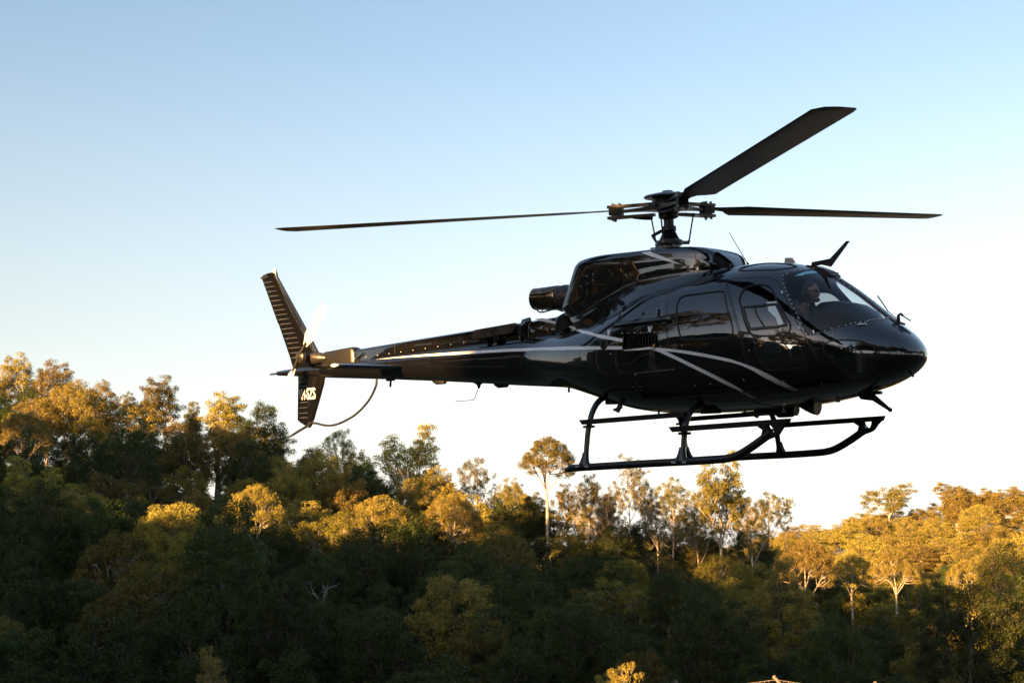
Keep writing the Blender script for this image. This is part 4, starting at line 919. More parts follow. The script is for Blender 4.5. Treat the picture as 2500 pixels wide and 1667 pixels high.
NV = ab_of([(2.85, 1.40), (2.93, 1.325), (2.90, 1.32), (2.83, 1.385)])
decal('nose_vent', *fus(-1), ab_of([(2.84, 1.405), (2.90, 1.36), (2.93, 1.33), (2.885, 1.325), (2.815, 1.395)]), MAT['void'], heli, 0.004)
mb = MB(); ribbon(mb, Pf, Nf, densify(ab_of([(2.84, 1.405), (2.90, 1.36), (2.93, 1.33), (2.885, 1.325), (2.815, 1.395)]), 0.04), 0.007, 0.006, True); mb.build('nose_vent_rim', MAT['paint'], heli)
for y, x0 in ((0.85, 2.40), (0.0, 0)):
    if y == 0: continue
    mb = MB(); mb.tube([(2.62, 0.33, 1.50), (2.52, 0.36, 1.58), (2.40, 0.38, 1.76)], [0.006, 0.006, 0.008], 6); mb.build('wiper_arm', MAT['gear'], heli)
ab = ab_of([(2.60, 1.395), (2.66, 1.395)]); pr, nr = Pf(ab[:, 0], ab[:, 1]), Nf(ab[:, 0], ab[:, 1])
mb = MB(); mb.tube(pr + nr * 0.01, [0.011, 0.009], 8); mb.build('cowl_hinge', MAT['rivet'], heli)
# side of the nose: temperature probe with its orange-lit shield
mb = MB(); mb.prism([(2.10, 0.735), (2.145, 0.745), (2.185, 0.72), (2.19, 0.69), (2.10, 0.70)], -0.16, -0.10); mb.prism([(2.105, 0.70), (2.18, 0.695), (2.16, 0.635), (2.12, 0.632)], -0.135, -0.125); mb.build('transponder_antenna', MAT['cream'], heli, smooth=False)
for y, x in ((-0.17, 1.90), (0.15, 1.47)):
    sz = 1.0 if y < 0 else 0.72
    zb = float(FT[1](u_of_x(x))) + 0.02
    mb = MB(); dx = unit(np.array([1.0, 0, -0.12]))
    mb.lathe([(-0.20 * sz, 0.02), (-0.12 * sz, 0.055 * sz), (-0.03 * sz, 0.085 * sz), (0.02 * sz, 0.092 * sz)], (x, y, zb - 0.055 * sz), dx, 24); hs = mb.build('landing_light', MAT['satin'], heli)
    mb = MB(); mb.lathe([(0.021 * sz, 0.0), (0.021 * sz, 0.084 * sz)], (x, y, zb - 0.055 * sz), dx, 24, False); mb.build('lens', MAT['lampglass'], hs)
mb = MB(); mb.tube([(2.90, 0, 0.90), (2.93, 0, 0.86)], 0.014, 8); mb.build('nose_fitting', MAT['gear'], heli)
mb = MB(); mb.box((1.25, 0.05, 0.575), (0.35, 0.22, 0.05)); mb.prism([(1.10, 0.59), (1.42, 0.59), (1.42, 0.54), (1.34, 0.50), (1.22, 0.50)], 0.2, 0.3); mb.build('belly_pod', MAT['satin'], heli)

# ------------------------------------------------------------------ cabin
mb = MB(); mb.add([(2.55, -0.5, 0.86), (2.55, 0.5, 0.86), (2.2, 0.74, 0.80), (1.2, 0.84, 0.76), (0.05, 0.84, 0.76), (0.05, -0.84, 0.76), (1.2, -0.84, 0.76), (2.2, -0.74, 0.80)], [(0, 1, 2, 3, 4, 5, 6, 7)]); mb.build('cabin_floor', MAT['hood'], heli, smooth=False)
mb = MB(); mb.box((0.05, 0, 1.27), (0.04, 1.24, 1.0)); mb.build('cabin_bulkhead', MAT['hood'], heli, smooth=False)
def seat(x, y, w=0.46):
    s_ = MB(); s_.loft([[(x + dx, y - w / 2, z), (x + dx, y + w / 2, z), (x + dx, y + w / 2, z + t_), (x + dx, y - w / 2, z + t_)] for dx, z, t_ in ((-0.05, 1.04, 0.12), (0.1, 1.03, 0.14), (0.38, 1.06, 0.14), (0.46, 1.09, 0.10))]); so = s_.build('seat', MAT['seat'], heli)
    s_ = MB(); s_.loft([[(x + dx - t_, y - w_ / 2, z), (x + dx - t_, y + w_ / 2, z), (x + dx, y + w_ / 2, z), (x + dx, y - w_ / 2, z)] for dx, z, t_, w_ in ((-0.02, 1.10, 0.11, w), (-0.06, 1.35, 0.12, w), (-0.12, 1.58, 0.10, w * 0.9), (-0.16, 1.66, 0.09, w * 0.55), (-0.18, 1.80, 0.09, w * 0.5), (-0.19, 1.83, 0.06, w * 0.4))]); s_.build('seat_back', MAT['seat'], so)
    s_ = MB(); s_.box((x + 0.18, y, 0.92), (0.4, w * 0.8, 0.24)); s_.build('seat_base', MAT['hood'], so)
seat(1.58, -0.36); seat(1.58, 0.36)
for y in (-0.60, -0.2, 0.2, 0.60): seat(0.42, y, 0.36)
# instrument console with its hood
mb = MB(); rg = []
for x, zt_, w_, zl in ((1.985, 1.62, 0.28, 1.20), (2.0, 1.675, 0.31, 1.10), (2.05, 1.705, 0.33, 1.0), (2.20, 1.705, 0.34, 0.95), (2.36, 1.665, 0.32, 0.90), (2.50, 1.58, 0.26, 0.88), (2.62, 1.46, 0.18, 0.86)):
    rg.append([(x, -w_, zl), (x, -w_, zt_ - 0.10), (x, -w_ * 0.92, zt_ - 0.045), (x, -w_ * 0.65, zt_ - 0.012), (x, 0, zt_), (x, w_ * 0.65, zt_ - 0.012), (x, w_ * 0.92, zt_ - 0.045), (x, w_, zt_ - 0.10), (x, w_, zl)])
mb.loft(rg); con = mb.build('instrument_hood', MAT['hood'], heli, sharp=50)
mb = MB(); mb.loft([[(x, -0.345 + (x - 2.0) * k_, zl), (x, -0.345 + (x - 2.0) * k_, zt_), (x, -0.30, zt_), (x, -0.30, zl)] for x, zl, zt_, k_ in ((2.0, 1.40, 1.62, 0), (2.18, 1.40, 1.585, 0.0), (2.34, 1.38, 1.55, 0.05), (2.46, 1.36, 1.46, 0.12))]); mb.build('console_side', MAT['panel'], con)
mb = MB(); mb.box((1.78, 0, 0.95), (0.5, 0.22, 0.34)); mb.build('centre_pedestal', MAT['hood'], heli)
for y in (-0.36, 0.36):
    mb = MB(); mb.tube(smooth_poly([(1.98, y, 0.80), (1.99, y, 1.05), (1.96, y, 1.22), (1.98, y, 1.32)], 4, False), [0.013] * 12 + [0.02], 8); mb.build('cyclic_stick', MAT['metal'], heli)
    for dy in (-0.09, 0.09):
        mb = MB(); mb.tube([(2.42, y + dy, 0.88), (2.36, y + dy, 1.00)], 0.012, 8); mb.box((2.355, y + dy, 1.02), (0.03, 0.09, 0.12)); mb.build('pedal', MAT['grey'], heli)
    mb = MB(); mb.tube([(1.55, y - 0.27, 0.85), (1.85, y - 0.27, 1.08)], 0.014, 8); mb.build('collective_lever', MAT['metal'], heli)
mb = MB(); mb.box((2.57, -0.40, 1.02), (0.05, 0.10, 0.20)); mb.build('document_pocket', MAT['cream'], heli)
mb = MB(); mb.box((1.95, 0, 2.00), (0.30, 0.22, 0.05)); mb.build('overhead_console', MAT['hood'], heli)

# ------------------------------------------------------------------ pilot
PB = np.array([1.68, -0.36, 1.16])
pilot = empty('person', HELI @ Matrix.Translation(tuple(PB)))
tag(pilot, 'pilot in dark sunglasses and navy shirt seated in the right front seat', 'person')
def skin_mesh(nodes, edges, sub=1, scale=1.0):
    me = bpy.data.meshes.new('tmp'); me.from_pydata([tuple(np.array(p) - PB) for p, _ in nodes], edges, [])
    o = bpy.data.objects.new('tmp', me); COL.objects.link(o)
    md = o.modifiers.new('s', 'SKIN'); md.use_smooth_shade = True
    for i, (_, r) in enumerate(nodes):
        r = (r, r) if np.isscalar(r) else r
        me.skin_vertices[0].data[i].radius = (r[0] * scale, r[1] * scale)
    me.skin_vertices[0].data[0].use_root = True
    sb = o.modifiers.new('b', 'SUBSURF'); sb.levels = sub; sb.render_levels = sub
    dg = bpy.context.evaluated_depsgraph_get(); dg.update(); ev = bpy.data.meshes.new_from_object(o.evaluated_get(dg))
    bpy.data.objects.remove(o); return ev
HX, HY, HZ = 2.02, -0.38, 1.79       # head centre
nodes = [((1.74, -.36, 1.20), (.15, .12)), ((1.76, -.36, 1.34), (.15, .11)), ((1.80, -.36, 1.48), (.16, .11)), ((1.86, -.36, 1.575), (.12, .08)), ((1.93, -.37, 1.64), .055), ((1.975, -.375, 1.70), .055),
         ((1.845, -.54, 1.555), .065), ((1.93, -.60, 1.41), .050), ((2.02, -.58, 1.30), .040), ((2.09, -.46, 1.28), .034), ((2.10, -.40, 1.29), (.03, .02)),
         ((1.845, -.18, 1.555), .065), ((1.80, -.10, 1.38), .050), ((1.86, -.08, 1.22), .040), ((1.93, -.11, 1.13), .034), ((1.96, -.12, 1.11), (.03, .02)),
         ((1.80, -.46, 1.20), .09), ((2.02, -.50, 1.19), .075), ((2.22, -.50, 1.14), .062), ((2.26, -.49, 1.02), .055), ((2.30, -.47, .90), .040), ((2.39, -.47, .91), .035),
         ((1.80, -.26, 1.20), .09), ((2.02, -.22, 1.19), .075), ((2.22, -.22, 1.14), .062), ((2.26, -.23, 1.02), .055), ((2.30, -.25, .90), .040), ((2.39, -.25, .91), .035)]
edges = [(0, 1), (1, 2), (2, 3), (3, 4), (4, 5), (3, 6), (6, 7), (7, 8), (8, 9), (9, 10), (3, 11), (11, 12), (12, 13), (13, 14), (14, 15), (0, 16), (16, 17), (17, 18), (18, 19), (19, 20), (20, 21), (0, 22), (22, 23), (23, 24), (24, 25), (25, 26), (26, 27)]
sm = skin_mesh(nodes, edges, 2)
bm = bmesh.new(); bm.from_mesh(sm)
# head: skull, face, nose, ears; fingers; all fused by the remesh below
hm = MB()
hv = MB(); hv.ball((0, 0, 0), 1, 28, 20)
hp = np.array(hv.v)
hp = hp * (0.098, 0.076, 0.118)
jaw = hp[:, 2] < -0.02; k_ = np.clip((-0.02 - hp[:, 2]) / 0.1, 0, 1)
hp[:, 1] *= 1 - 0.35 * k_; hp[:, 0] += 0.012 * k_ * (hp[:, 0] > 0)
hp[:, 0] = np.where((hp[:, 0] < 0) & (hp[:, 2] < -0.03), hp[:, 0] * (1 - 0.5 * k_), hp[:, 0])
hm.add(hp + (HX, HY, HZ), hv.f)
hm.ball((HX + 0.088, HY, HZ - 0.02), 0.017, 10, 8, (1.2, 0.8, 1.6)); hm.ball((HX + 0.098, HY, HZ - 0.034), 0.014, 8, 6, (1.0, 1.1, 0.8))
hm.ball((HX + 0.080, HY, HZ - 0.066), 0.018, 8, 6, (0.8, 1.4, 0.5)); hm.ball((HX + 0.072, HY, HZ - 0.095), 0.022, 8, 6, (1, 1.2, 0.8)); hm.ball((HX + 0.078, HY, HZ + 0.022), 0.02, 8, 6, (0.7, 2.4, 0.5))
for sy in (-1, 1): hm.ball((HX - 0.005, HY + sy * 0.076, HZ - 0.015), 0.026, 8, 6, (0.8, 0.35, 1.2))
fing = MB()
for (cx, cy, cz), s_ in (((2.105, -.395, 1.29), 1), ((1.965, -.12, 1.105), 1)):
    for j in range(4):
        dz = 0.028 - j * 0.018; L_ = (0.9, 1.0, 0.95, 0.8)[j]
        fing.tube([(cx, cy - 0.01, cz + dz), (cx + 0.028 * L_, cy + 0.012, cz + dz), (cx + 0.030 * L_, cy + 0.038, cz + dz - 0.002), (cx + 0.008, cy + 0.048 * L_, cz + dz - 0.004)], [0.0095, 0.009, 0.0085, 0.007], 7)
    fing.tube([(cx - 0.02, cy, cz + 0.02), (cx - 0.005, cy + 0.028, cz + 0.042), (cx + 0.02, cy + 0.04, cz + 0.048)], [0.011, 0.010, 0.008], 7)
tmpm = bpy.data.meshes.new('t2'); vv_ = hm.v + fing.v; ff_ = hm.f + [tuple(i + len(hm.v) for i in q) for q in fing.f]
tmpm.from_pydata([tuple(np.array(p) - PB) for p in vv_], [], ff_); bm.from_mesh(tmpm)
bmesh.ops.recalc_face_normals(bm, faces=bm.faces)
bmf = bpy.data.meshes.new('body'); bm.to_mesh(bmf); bm.free()
bo = bpy.data.objects.new('body', bmf); COL.objects.link(bo); rmod = bo.modifiers.new('r', 'REMESH'); rmod.mode = 'VOXEL'; rmod.voxel_size = 0.0065; rmod.use_smooth_shade = True
smd = bo.modifiers.new('sm', 'SMOOTH'); smd.factor = 0.5; smd.iterations = 2
dg = bpy.context.evaluated_depsgraph_get(); dg.update(); fm = bpy.data.meshes.new_from_object(bo.evaluated_get(dg)); bpy.data.objects.remove(bo)
fm.materials.clear(); fm.materials.append(MAT['skin']); body_o = bpy.data.objects.new('body', fm); COL.objects.link(body_o); body_o.parent = pilot
bv_ = np.array([v.co[:] for v in fm.vertices]) + PB; bn_ = np.array([v.normal[:] for v in fm.vertices])
seg_p, seg_l = [], []
for (a_, b2_), l_ in zip(edges, [0, 0, 0, 2, 2, 0, 0, 0, 0, 2, 0, 0, 0, 0, 2, 1, 1, 1, 1, 1, 2, 1, 1, 1, 1, 1, 2]):
    for t in np.linspace(0, 1, 7): seg_p.append(np.array(nodes[a_][0]) * (1 - t) + np.array(nodes[b2_][0]) * t); seg_l.append(l_)
seg_p.append(np.array([HX, HY, HZ])); seg_l.append(2); seg_p.append(np.array([HX, HY, HZ - 0.07])); seg_l.append(2)
dist_ = ((bv_[:, None, :] - np.array(seg_p)[None]) ** 2).sum(-1); near_ = np.array(seg_l)[dist_.argmin(1)]
near_[(bv_[:, 2] > 1.625) & (bv_[:, 0] > 1.86)] = 2
bf_ = [tuple(p.vertices) for p in fm.polygons]
def cloth(code, name):
    ff = [f for f in bf_ if (near_[list(f)] == code).sum() >= 2]
    used = sorted({i for f in ff for i in f}); mp = {i: k for k, i in enumerate(used)}
    wob = 0.004 * np.sin(bv_[used] @ np.array([60, 45, 80]))[:, None]
    v = bv_[used] - PB + bn_[used] * (0.010 + wob)
    mesh_obj(name, v, [tuple(mp[i] for i in f) for f in ff], MAT['cloth'], pilot, True, None, bn_[used])
cloth(0, 'shirt'); cloth(1, 'trousers')
def rel(mb): mb.v = [tuple(np.array(p) - PB) for p in mb.v]; return mb
mb = MB(); mb.tube(smooth_poly([(HX + 0.002, HY - 0.085, HZ + 0.0), (HX + 0.002, HY - 0.07, HZ + 0.09), (HX, HY, HZ + 0.130), (HX + 0.002, HY + 0.07, HZ + 0.09), (HX + 0.002, HY + 0.085, HZ)], 4, False), 0.010, 8)
for sy in (-1, 1): mb.ball((HX + 0.0, HY + sy * 0.088, HZ - 0.015), 0.045, 12, 9, (0.85, 0.5, 1.1))
mb.tube(smooth_poly([(HX + 0.01, HY - 0.095, HZ - 0.03), (HX + 0.05, HY - 0.085, HZ - 0.085), (HX + 0.10, HY - 0.03, HZ - 0.095)], 4, False), 0.0045, 6); mb.ball((HX + 0.105, HY - 0.015, HZ - 0.088), 0.015, 8, 6)
rel(mb).build('headset', MAT['satin'], pilot)
mb = MB()
for sy in (-1, 1):
    mb.ball((HX + 0.086, HY + sy * 0.033, HZ + 0.006), 0.024, 10, 8, (0.45, 1.15, 0.75)); mb.tube([(HX + 0.075, HY + sy * 0.058, HZ + 0.012), (HX + 0.0, HY + sy * 0.079, HZ + 0.008)], 0.0035, 6)
mb.tube([(HX + 0.098, HY - 0.014, HZ + 0.012), (HX + 0.098, HY + 0.014, HZ + 0.012)], 0.004, 6); rel(mb).build('sunglasses', MAT['void'], pilot)
hv = MB(); hv.ball((HX - 0.010, HY, HZ + 0.018), 0.1, 24, 16, (0.975, 0.80, 1.06)); 
hv.v = [p if (p[2] > HZ + 0.03 + 0.35 * max(0, p[0] - HX)) else (HX - 0.02 + (p[0] - HX) * 0.6, HY + (p[1] - HY) * 0.6, max(p[2], HZ - 0.03) * 0.5 + HZ * 0.5) for p in hv.v]
m, nt, b = pmat('short_hair', (0.02, 0.015, 0.012), 0.7); add_bump(nt, b, 200, 0.6, 0.002); MAT['hair'] = m
rel(hv).build('hair', MAT['hair'], pilot)

# ------------------------------------------------------------------ terrain
PITCH = 0.157
def elev(ypx): return np.tan(PITCH - np.arctan((np.asarray(ypx, float) - 833.5) / 3200))
SKX = [-600, -200, 0, 150, 300, 450, 600, 720, 900, 1050, 1200, 1350, 1500, 1700, 1850, 1950, 2500, 3100]
SKY_ = [820, 850, 915, 930, 955, 985, 1010, 1085, 1108, 1145, 1175, 1225, 1252, 1272, 1318, 1375, 1400, 1400]
HX2 = [1200, 1700, 1850, 1950, 2080, 2200, 2257, 2300, 2330, 2500, 2700, 3100]
HY2 = [1336, 1332, 1322, 1290, 1262, 1250, 1250, 1222, 1205, 1200, 1180, 1150]
SH = np.array([math.sin(SUN_AZ), math.cos(SUN_AZ)])
def smst(t): t = np.clip(t, 0, 1); return t * t * (3 - 2 * t)
def canopy(px, y):
    """height of the tree tops on the slope across the valley"""
    z0 = elev(1670) * 92; z1 = elev(np.interp(px, SKX, SKY_)) * 205
    t = np.clip((y - 92) / 113, 0, 1)
    return z0 + (z1 - z0) * t ** 1.15
def canopy2(px, y):
    z0 = elev(1372) * 290; z1 = elev(np.interp(px, HX2, HY2)) * 430
    return z0 + (z1 - z0) * smst((y - 290) / 140)
def c_of(x, y): return -SH[1] * x + SH[0] * y
# height of an unseen ridge shaped to place shade and sun patches, along the line square to the sun
EC = [-420, -250, -220, -183, -160, -150, -138, -129, -125, -112, -108, -95, -85, -77, -53, -50, -44, -38, -30, 0, 60, 160]
EE = [25, 26, 26.5, 28, 37, 42, 38, 30, 17, 17, 27, 27, 24, 17.5, 17.5, 19, 19, 18, 15, 13, 12, 12]
GAPS = [(-125.5, -111.5), (-77, -53.5), (-49.3, -47.3), (-35, -31), (-18.5, -14.5)]  # breaks left in the unseen ridge trees so sun patches get through
def front(x, y):
    yy = np.maximum(y, 30); px = 1250 + 3200 * np.clip(x / yy, -0.6, 0.6)
    g95 = elev(1670) * 92 - 14
    a = np.interp(y, [-50, 3, 36, 92], [-1.7, -1.7, -5.6, 0])
    a = np.where(y > 36, -5.6 + (g95 + 5.6) * smst((y - 36) / 56), a)
    b_ = canopy(px, y) - 14
    c_ = canopy2(px, y) - 13
    z = np.where(y > 92, b_, a)
    back = smst((y - 215) / 60)
    lowland = np.minimum(b_ - 6, -20)
    rt = smst((px - 1150) / 250)
    beyond = np.where(y < 290, lowland + (elev(1372) * 290 - 13 - lowland) * smst((y - 255) / 45), c_)
    beyond = np.where(y > 430, c_ - smst((y - 430) / 200) * (c_ + 18), beyond)
    beyond = lowland * (1 - rt) + beyond * rt
    return z * (1 - back) + beyond * back
def ground_z(x, y):
    x = np.asarray(x, float); y = np.asarray(y, float)
    d = x * SH[0] + y * SH[1]; c = c_of(x, y)
    f = front(x, y)
    dr = 60.0
    G = np.interp(c, EC, EE) + 0.1405 * dr - 7.5
    for cg, hw, dip in ((-48.3, 2.6, 14), (-33.0, 3.2, 14), (-16.3, 4.5, 8)): G = G - dip * np.exp(-((c - cg) / hw) ** 4)  # ridge dipped to let sun onto the young trees and the tail
    G = G + 5.5 * smst((c + 124) / 3) * smst((-113 - c) / 3) * 0 + np.where((c > -125) & (c < -112), 6.0, 0) + np.where((c > -76) & (c < -51), 6.0, 0)
    w = smst((d - 12) / (dr - 12)) * smst((c + 420) / 120)
    z = f * (1 - w) + G * w
    far = smst((np.hypot(x, y) - 700) / 900)
    return z * (1 - far) + -14 * far
def axis_pts(lo, hi, fine_lo, fine_hi, fs, cs):
    return np.unique(np.concatenate([np.arange(lo, fine_lo, cs), np.arange(fine_lo, fine_hi, fs), np.arange(fine_hi, hi + 1, cs)]))
gx = axis_pts(-3000, 3000, -260, 260, 4, 120); gy = axis_pts(-3000, 3600, -120, 480, 4, 120)
GX, GY = np.meshgrid(gx, gy, indexing='ij'); GZ = ground_z(GX, GY) + 0.25 * np.sin(GX * 0.31 + np.cos(GY * 0.23)) * (np.hypot(GX, GY) > 25)
vs = np.stack([GX, GY, GZ], -1).reshape(-1, 3); nx_, ny_ = len(gx), len(gy)
ii = (np.arange(nx_ - 1)[:, None] * ny_ + np.arange(ny_ - 1)[None]).ravel()
fs_ = np.stack([ii, ii + ny_, ii + ny_ + 1, ii + 1], 1)
m, nt, b = pmat('forest_floor', (0.03, 0.028, 0.015), 0.95); noise_vary(nt, b, 0.35, (0.018, 0.020, 0.008), (0.05, 0.042, 0.022), 8); add_bump(nt, b, 1.5, 1.0, 0.3, 6)
ground = mesh_obj('ground', vs, fs_.tolist(), m, None, True, None); tag(ground, kind='structure')

# ------------------------------------------------------------------ trees
def leaf_mat(name, c1, c2, tr=0.3, rough=0.55):
    m = bpy.data.materials.new(name); m.use_nodes = True; nt = m.node_tree; b = nt.nodes['Principled BSDF']; o = nt.nodes['Material Output']
    tc = nt.nodes.new('ShaderNodeTexCoord'); ns = nt.nodes.new('ShaderNodeTexNoise'); rp = nt.nodes.new('ShaderNodeValToRGB'); oi = nt.nodes.new('ShaderNodeObjectInfo')
    ns.inputs['Scale'].default_value = 0.9; ns.inputs['Detail'].default_value = 6
    rp.color_ramp.elements[0].position = 0.32; rp.color_ramp.elements[1].position = 0.68
    rp.color_ramp.elements[0].color = (*c1, 1); rp.color_ramp.elements[1].color = (*c2, 1)
    hs = nt.nodes.new('ShaderNodeHueSaturation'); mr = nt.nodes.new('ShaderNodeMapRange'); mr2 = nt.nodes.new('ShaderNodeMapRange')
    mr.inputs['To Min'].default_value = 0.485; mr.inputs['To Max'].default_value = 0.515; mr2.inputs['To Min'].default_value = 0.7; mr2.inputs['To Max'].default_value = 1.3
    nt.links.new(tc.outputs['Object'], ns.inputs['Vector']); nt.links.new(ns.outputs['Fac'], rp.inputs['Fac']); nt.links.new(rp.outputs[0], hs.inputs['Color'])
    nt.links.new(oi.outputs['Random'], mr.inputs['Value']); nt.links.new(mr.outputs[0], hs.inputs['Hue']); nt.links.new(oi.outputs['Random'], mr2.inputs['Value']); nt.links.new(mr2.outputs[0], hs.inputs['Value'])
    b.inputs['Roughness'].default_value = rough; b.inputs['Specular IOR Level'].default_value = 0.25
    nt.links.new(hs.outputs[0], b.inputs['Base Color'])
    t = nt.nodes.new('ShaderNodeBsdfTranslucent'); mx = nt.nodes.new('ShaderNodeMixShader'); mx.inputs[0].default_value = tr
    nt.links.new(hs.outputs[0], t.inputs['Color']); nt.links.new(b.outputs[0], mx.inputs[1]); nt.links.new(t.outputs[0], mx.inputs[2]); nt.links.new(mx.outputs[0], o.inputs['Surface'])
    return m
LEAF = {'gold': leaf_mat('sunlit_gum_leaves', (0.13, 0.112, 0.020), (0.31, 0.245, 0.050), 0.28), 'gum': leaf_mat('gum_leaves', (0.055, 0.058, 0.010), (0.19, 0.150, 0.022)),  # gold leaves carry the low sun's glow in their colour, for lit crowns
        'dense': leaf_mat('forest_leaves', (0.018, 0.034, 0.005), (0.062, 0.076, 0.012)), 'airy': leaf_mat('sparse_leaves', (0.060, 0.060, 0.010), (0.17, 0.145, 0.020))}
m, nt, b = pmat('gum_bark', (0.30, 0.26, 0.21), 0.8); noise_vary(nt, b, 1.6, (0.16, 0.13, 0.10), (0.42, 0.37, 0.30), 6); add_bump(nt, b, 5, 0.5, 0.05); MAT['bark'] = m
m, nt, b = pmat('grey_bark', (0.09, 0.075, 0.06), 0.9); noise_vary(nt, b, 2.2, (0.05, 0.04, 0.03), (0.14, 0.12, 0.10), 6); add_bump(nt, b, 6, 0.6, 0.06); MAT['bark2'] = m
m, nt, b = pmat('bleached_wood', (0.3, 0.29, 0.28), 0.8); noise_vary(nt, b, 2.2, (0.14, 0.13, 0.12), (0.36, 0.35, 0.34), 6); MAT['dead'] = m

def gen_tree(kind, seed):
    r = np.random.RandomState(seed)
    P_ = dict(gum=(20, .40, 75, 5.2, 1.15, 260, (.25, .125)), umbrella=(14, .28, 90, 6.3, 1.10, 310, (.22, .12)), dense=(14, .22, 120, 5.0, 1.20, 310, (.23, .12)),
              dome=(11, .18, 120, 4.6, 1.05, 290, (.21, .115)), airy=(19, .34, 90, 5.6, .95, 210, (.22, .095)), slender=(7, .15, 46, 1.7, .45, 150, (.15, .07)))[kind]
    H, tb, NC, R, cr_, NL, (ll, lw) = P_
    cb = np.zeros((400, 3)); nc = 0
    lobes = [(r.uniform(-.45, .45) * R, r.uniform(-.45, .45) * R, r.uniform(.62, .86) * H, r.uniform(.45, .75)) for _ in range(5)]
    tries = 0
    while nc < NC and tries < 5000:
        tries += 1
        if kind == 'umbrella':
            a = r.uniform(0, 2 * math.pi); q = math.sqrt(r.uniform(0, 1)) * R; z = H * (.93 - .34 * (q / R) ** 2) - abs(r.normal(0, .5)) - (r.rand() < .15) * r.uniform(1, 3)
            p = np.array([q * math.cos(a), q * math.sin(a), z])
        elif kind in ('gum', 'airy'):
            lx, ly, lz, ls = lobes[r.randint(5)]; v = unit(r.normal(size=3)); p = np.array([lx, ly, lz]) * (1.25, 1.25, 1) + v * (R * ls * .75, R * ls * .75, H * .17) * r.uniform(.6, 1)
            if kind == 'airy' and r.rand() < .4: p = np.array([r.normal(0, R * .45), r.normal(0, R * .45), r.uniform(.4, .98) * H])
            if p[2] > H * 0.97 or p[2] < H * tb: continue
        else:
            v = unit(r.normal(size=3)); sh = np.array([R, R, H * .43]); p = np.array([0, 0, H * .55]) + v * sh * r.uniform(.72, 1.0) * (1 + .16 * math.sin(3.1 * v[0] + seed) + .14 * math.sin(4.3 * v[1] + 2 * v[2]))
            if p[2] < H * .12: continue
            if v[2] > 0.75 and r.rand() < .25: continue
        if nc == 0 or (((p - cb[:nc]) * (1, 1, 1.25)) ** 2).sum(1).min() > (cr_ * .92) ** 2: cb[nc] = p; nc += 1
    cen = cb[:nc].copy()
    # limbs: group the clumps, then a limb to each group and a branch to each clump
    K = dict(gum=6, umbrella=6, dense=7, dome=6, airy=8, slender=5)[kind]
    km = cen[r.choice(len(cen), K, False)]
    for _ in range(6):
        lab = np.argmin(((cen[:, None] - km[None]) ** 2).sum(-1), 1)
        km = np.array([cen[lab == k].mean(0) if (lab == k).any() else km[k] for k in range(K)])
    w = MB(); lean = r.normal(0, .03, 2) * H
    r0 = H * (.012 if kind == 'airy' else .016 if kind in ('gum', 'slender') else .020)
    zt = H * (.62 if kind in ('gum', 'airy') else .40 if kind == 'umbrella' else .55)
    tp = [np.array([lean[0] * (z / zt) ** 2 + .12 * math.sin(z * .6 + seed), lean[1] * (z / zt) ** 2 + .12 * math.cos(z * .5), z]) for z in np.linspace(0, zt, 9)]
    tp = [np.array([.12 * math.sin(seed), .12, -16.0])] + tp            # the stem runs on into the ground
    w.tube(tp, [r0 * 1.5] + list(np.linspace(r0 * 1.25, r0 * .62, 9)), 7)
    def tpos(z): 
        z = min(max(z, 0), zt); return np.array([lean[0] * (z / zt) ** 2 + .12 * math.sin(z * .6 + seed), lean[1] * (z / zt) ** 2 + .12 * math.cos(z * .5), z])
    for k in range(K):
        idx = np.where(lab == k)[0]
        if len(idx) == 0: continue
        tgt = km[k] * (.75, .75, 1) - (0, 0, cr_ * 1.1)
        zs_ = np.clip(tgt[2] - np.linalg.norm(tgt[:2]) * r.uniform(.9, 1.5), H * tb * .8, zt)
        s_ = tpos(zs_); mid = s_ * .5 + tgt * .5 + np.array([0, 0, -.05 * H]) * (np.linalg.norm(tgt[:2]) / R) + r.normal(0, .25, 3)
        pts = [s_, s_ * .25 + mid * .6 + tgt * .15, mid * .45 + tgt * .5 + s_ * .05, tgt]
        pts = smooth_poly(pts, 3, False); w.tube(pts, np.linspace(r0 * .55, r0 * .25, len(pts)), 6)
        for i in idx:
            st = pts[r.randint(len(pts) // 2, len(pts))]; e = cen[i] + (0, 0, -cr_ * .25)
            mm = st * .5 + e * .5 + r.normal(0, .18, 3) - (0, 0, .25)
            w.tube([st, mm, e], [r0 * .24, r0 * .16, r0 * .05], 5)
            for _ in range(3):
                v = unit(r.normal(size=3)) * cr_ * .8; v[2] = abs(v[2]) * .6; w.tube([mm * .3 + e * .7, e + v], [r0 * .10, r0 * .03], 4, cap=False)
    # foliage: leaf sprays on the shells of small sub clumps
    V = []; 
    for p in cen:
        sc = r.uniform(.7, 1.25); nsub = 7 if kind != 'airy' else 5
        subs = p + unit(r.normal(size=(nsub, 3))) * cr_ * sc * .55 * np.array([1.1, 1.1, .6])
        n = int(NL * sc)
        s_i = r.randint(nsub, size=n); v = unit(r.normal(size=(n, 3)) + (0, 0, .35))
        rad_ = cr_ * sc * .46 * (1.08 - .5 * r.uniform(0, 1, (n, 1)) ** 2)
        q = subs[s_i] + v * rad_ * (1.15, 1.15, .75)
        stray = r.uniform(0, 1, (n, 1)) < .14                      # ragged sprays that hang out of the clump
        q = q + stray * (v * (1, 1, .3) * r.uniform(.1, .55, (n, 1)) - (0, 0, 1) * r.uniform(0, .45, (n, 1)))
        nm = unit(v * 1.1 + r.normal(size=(n, 3)) * .55 + (0, 0, .35)); ax = unit(np.cross(nm, r.normal(size=(n, 3)))); sd = np.cross(nm, ax)
        L = ll * r.uniform(.6, 1.4, (n, 1)); W_ = lw * r.uniform(.6, 1.4, (n, 1))
        V.append(np.stack([q - ax * L * .5, q + sd * W_ * .5, q + ax * L * .5, q - sd * W_ * .5], 1))
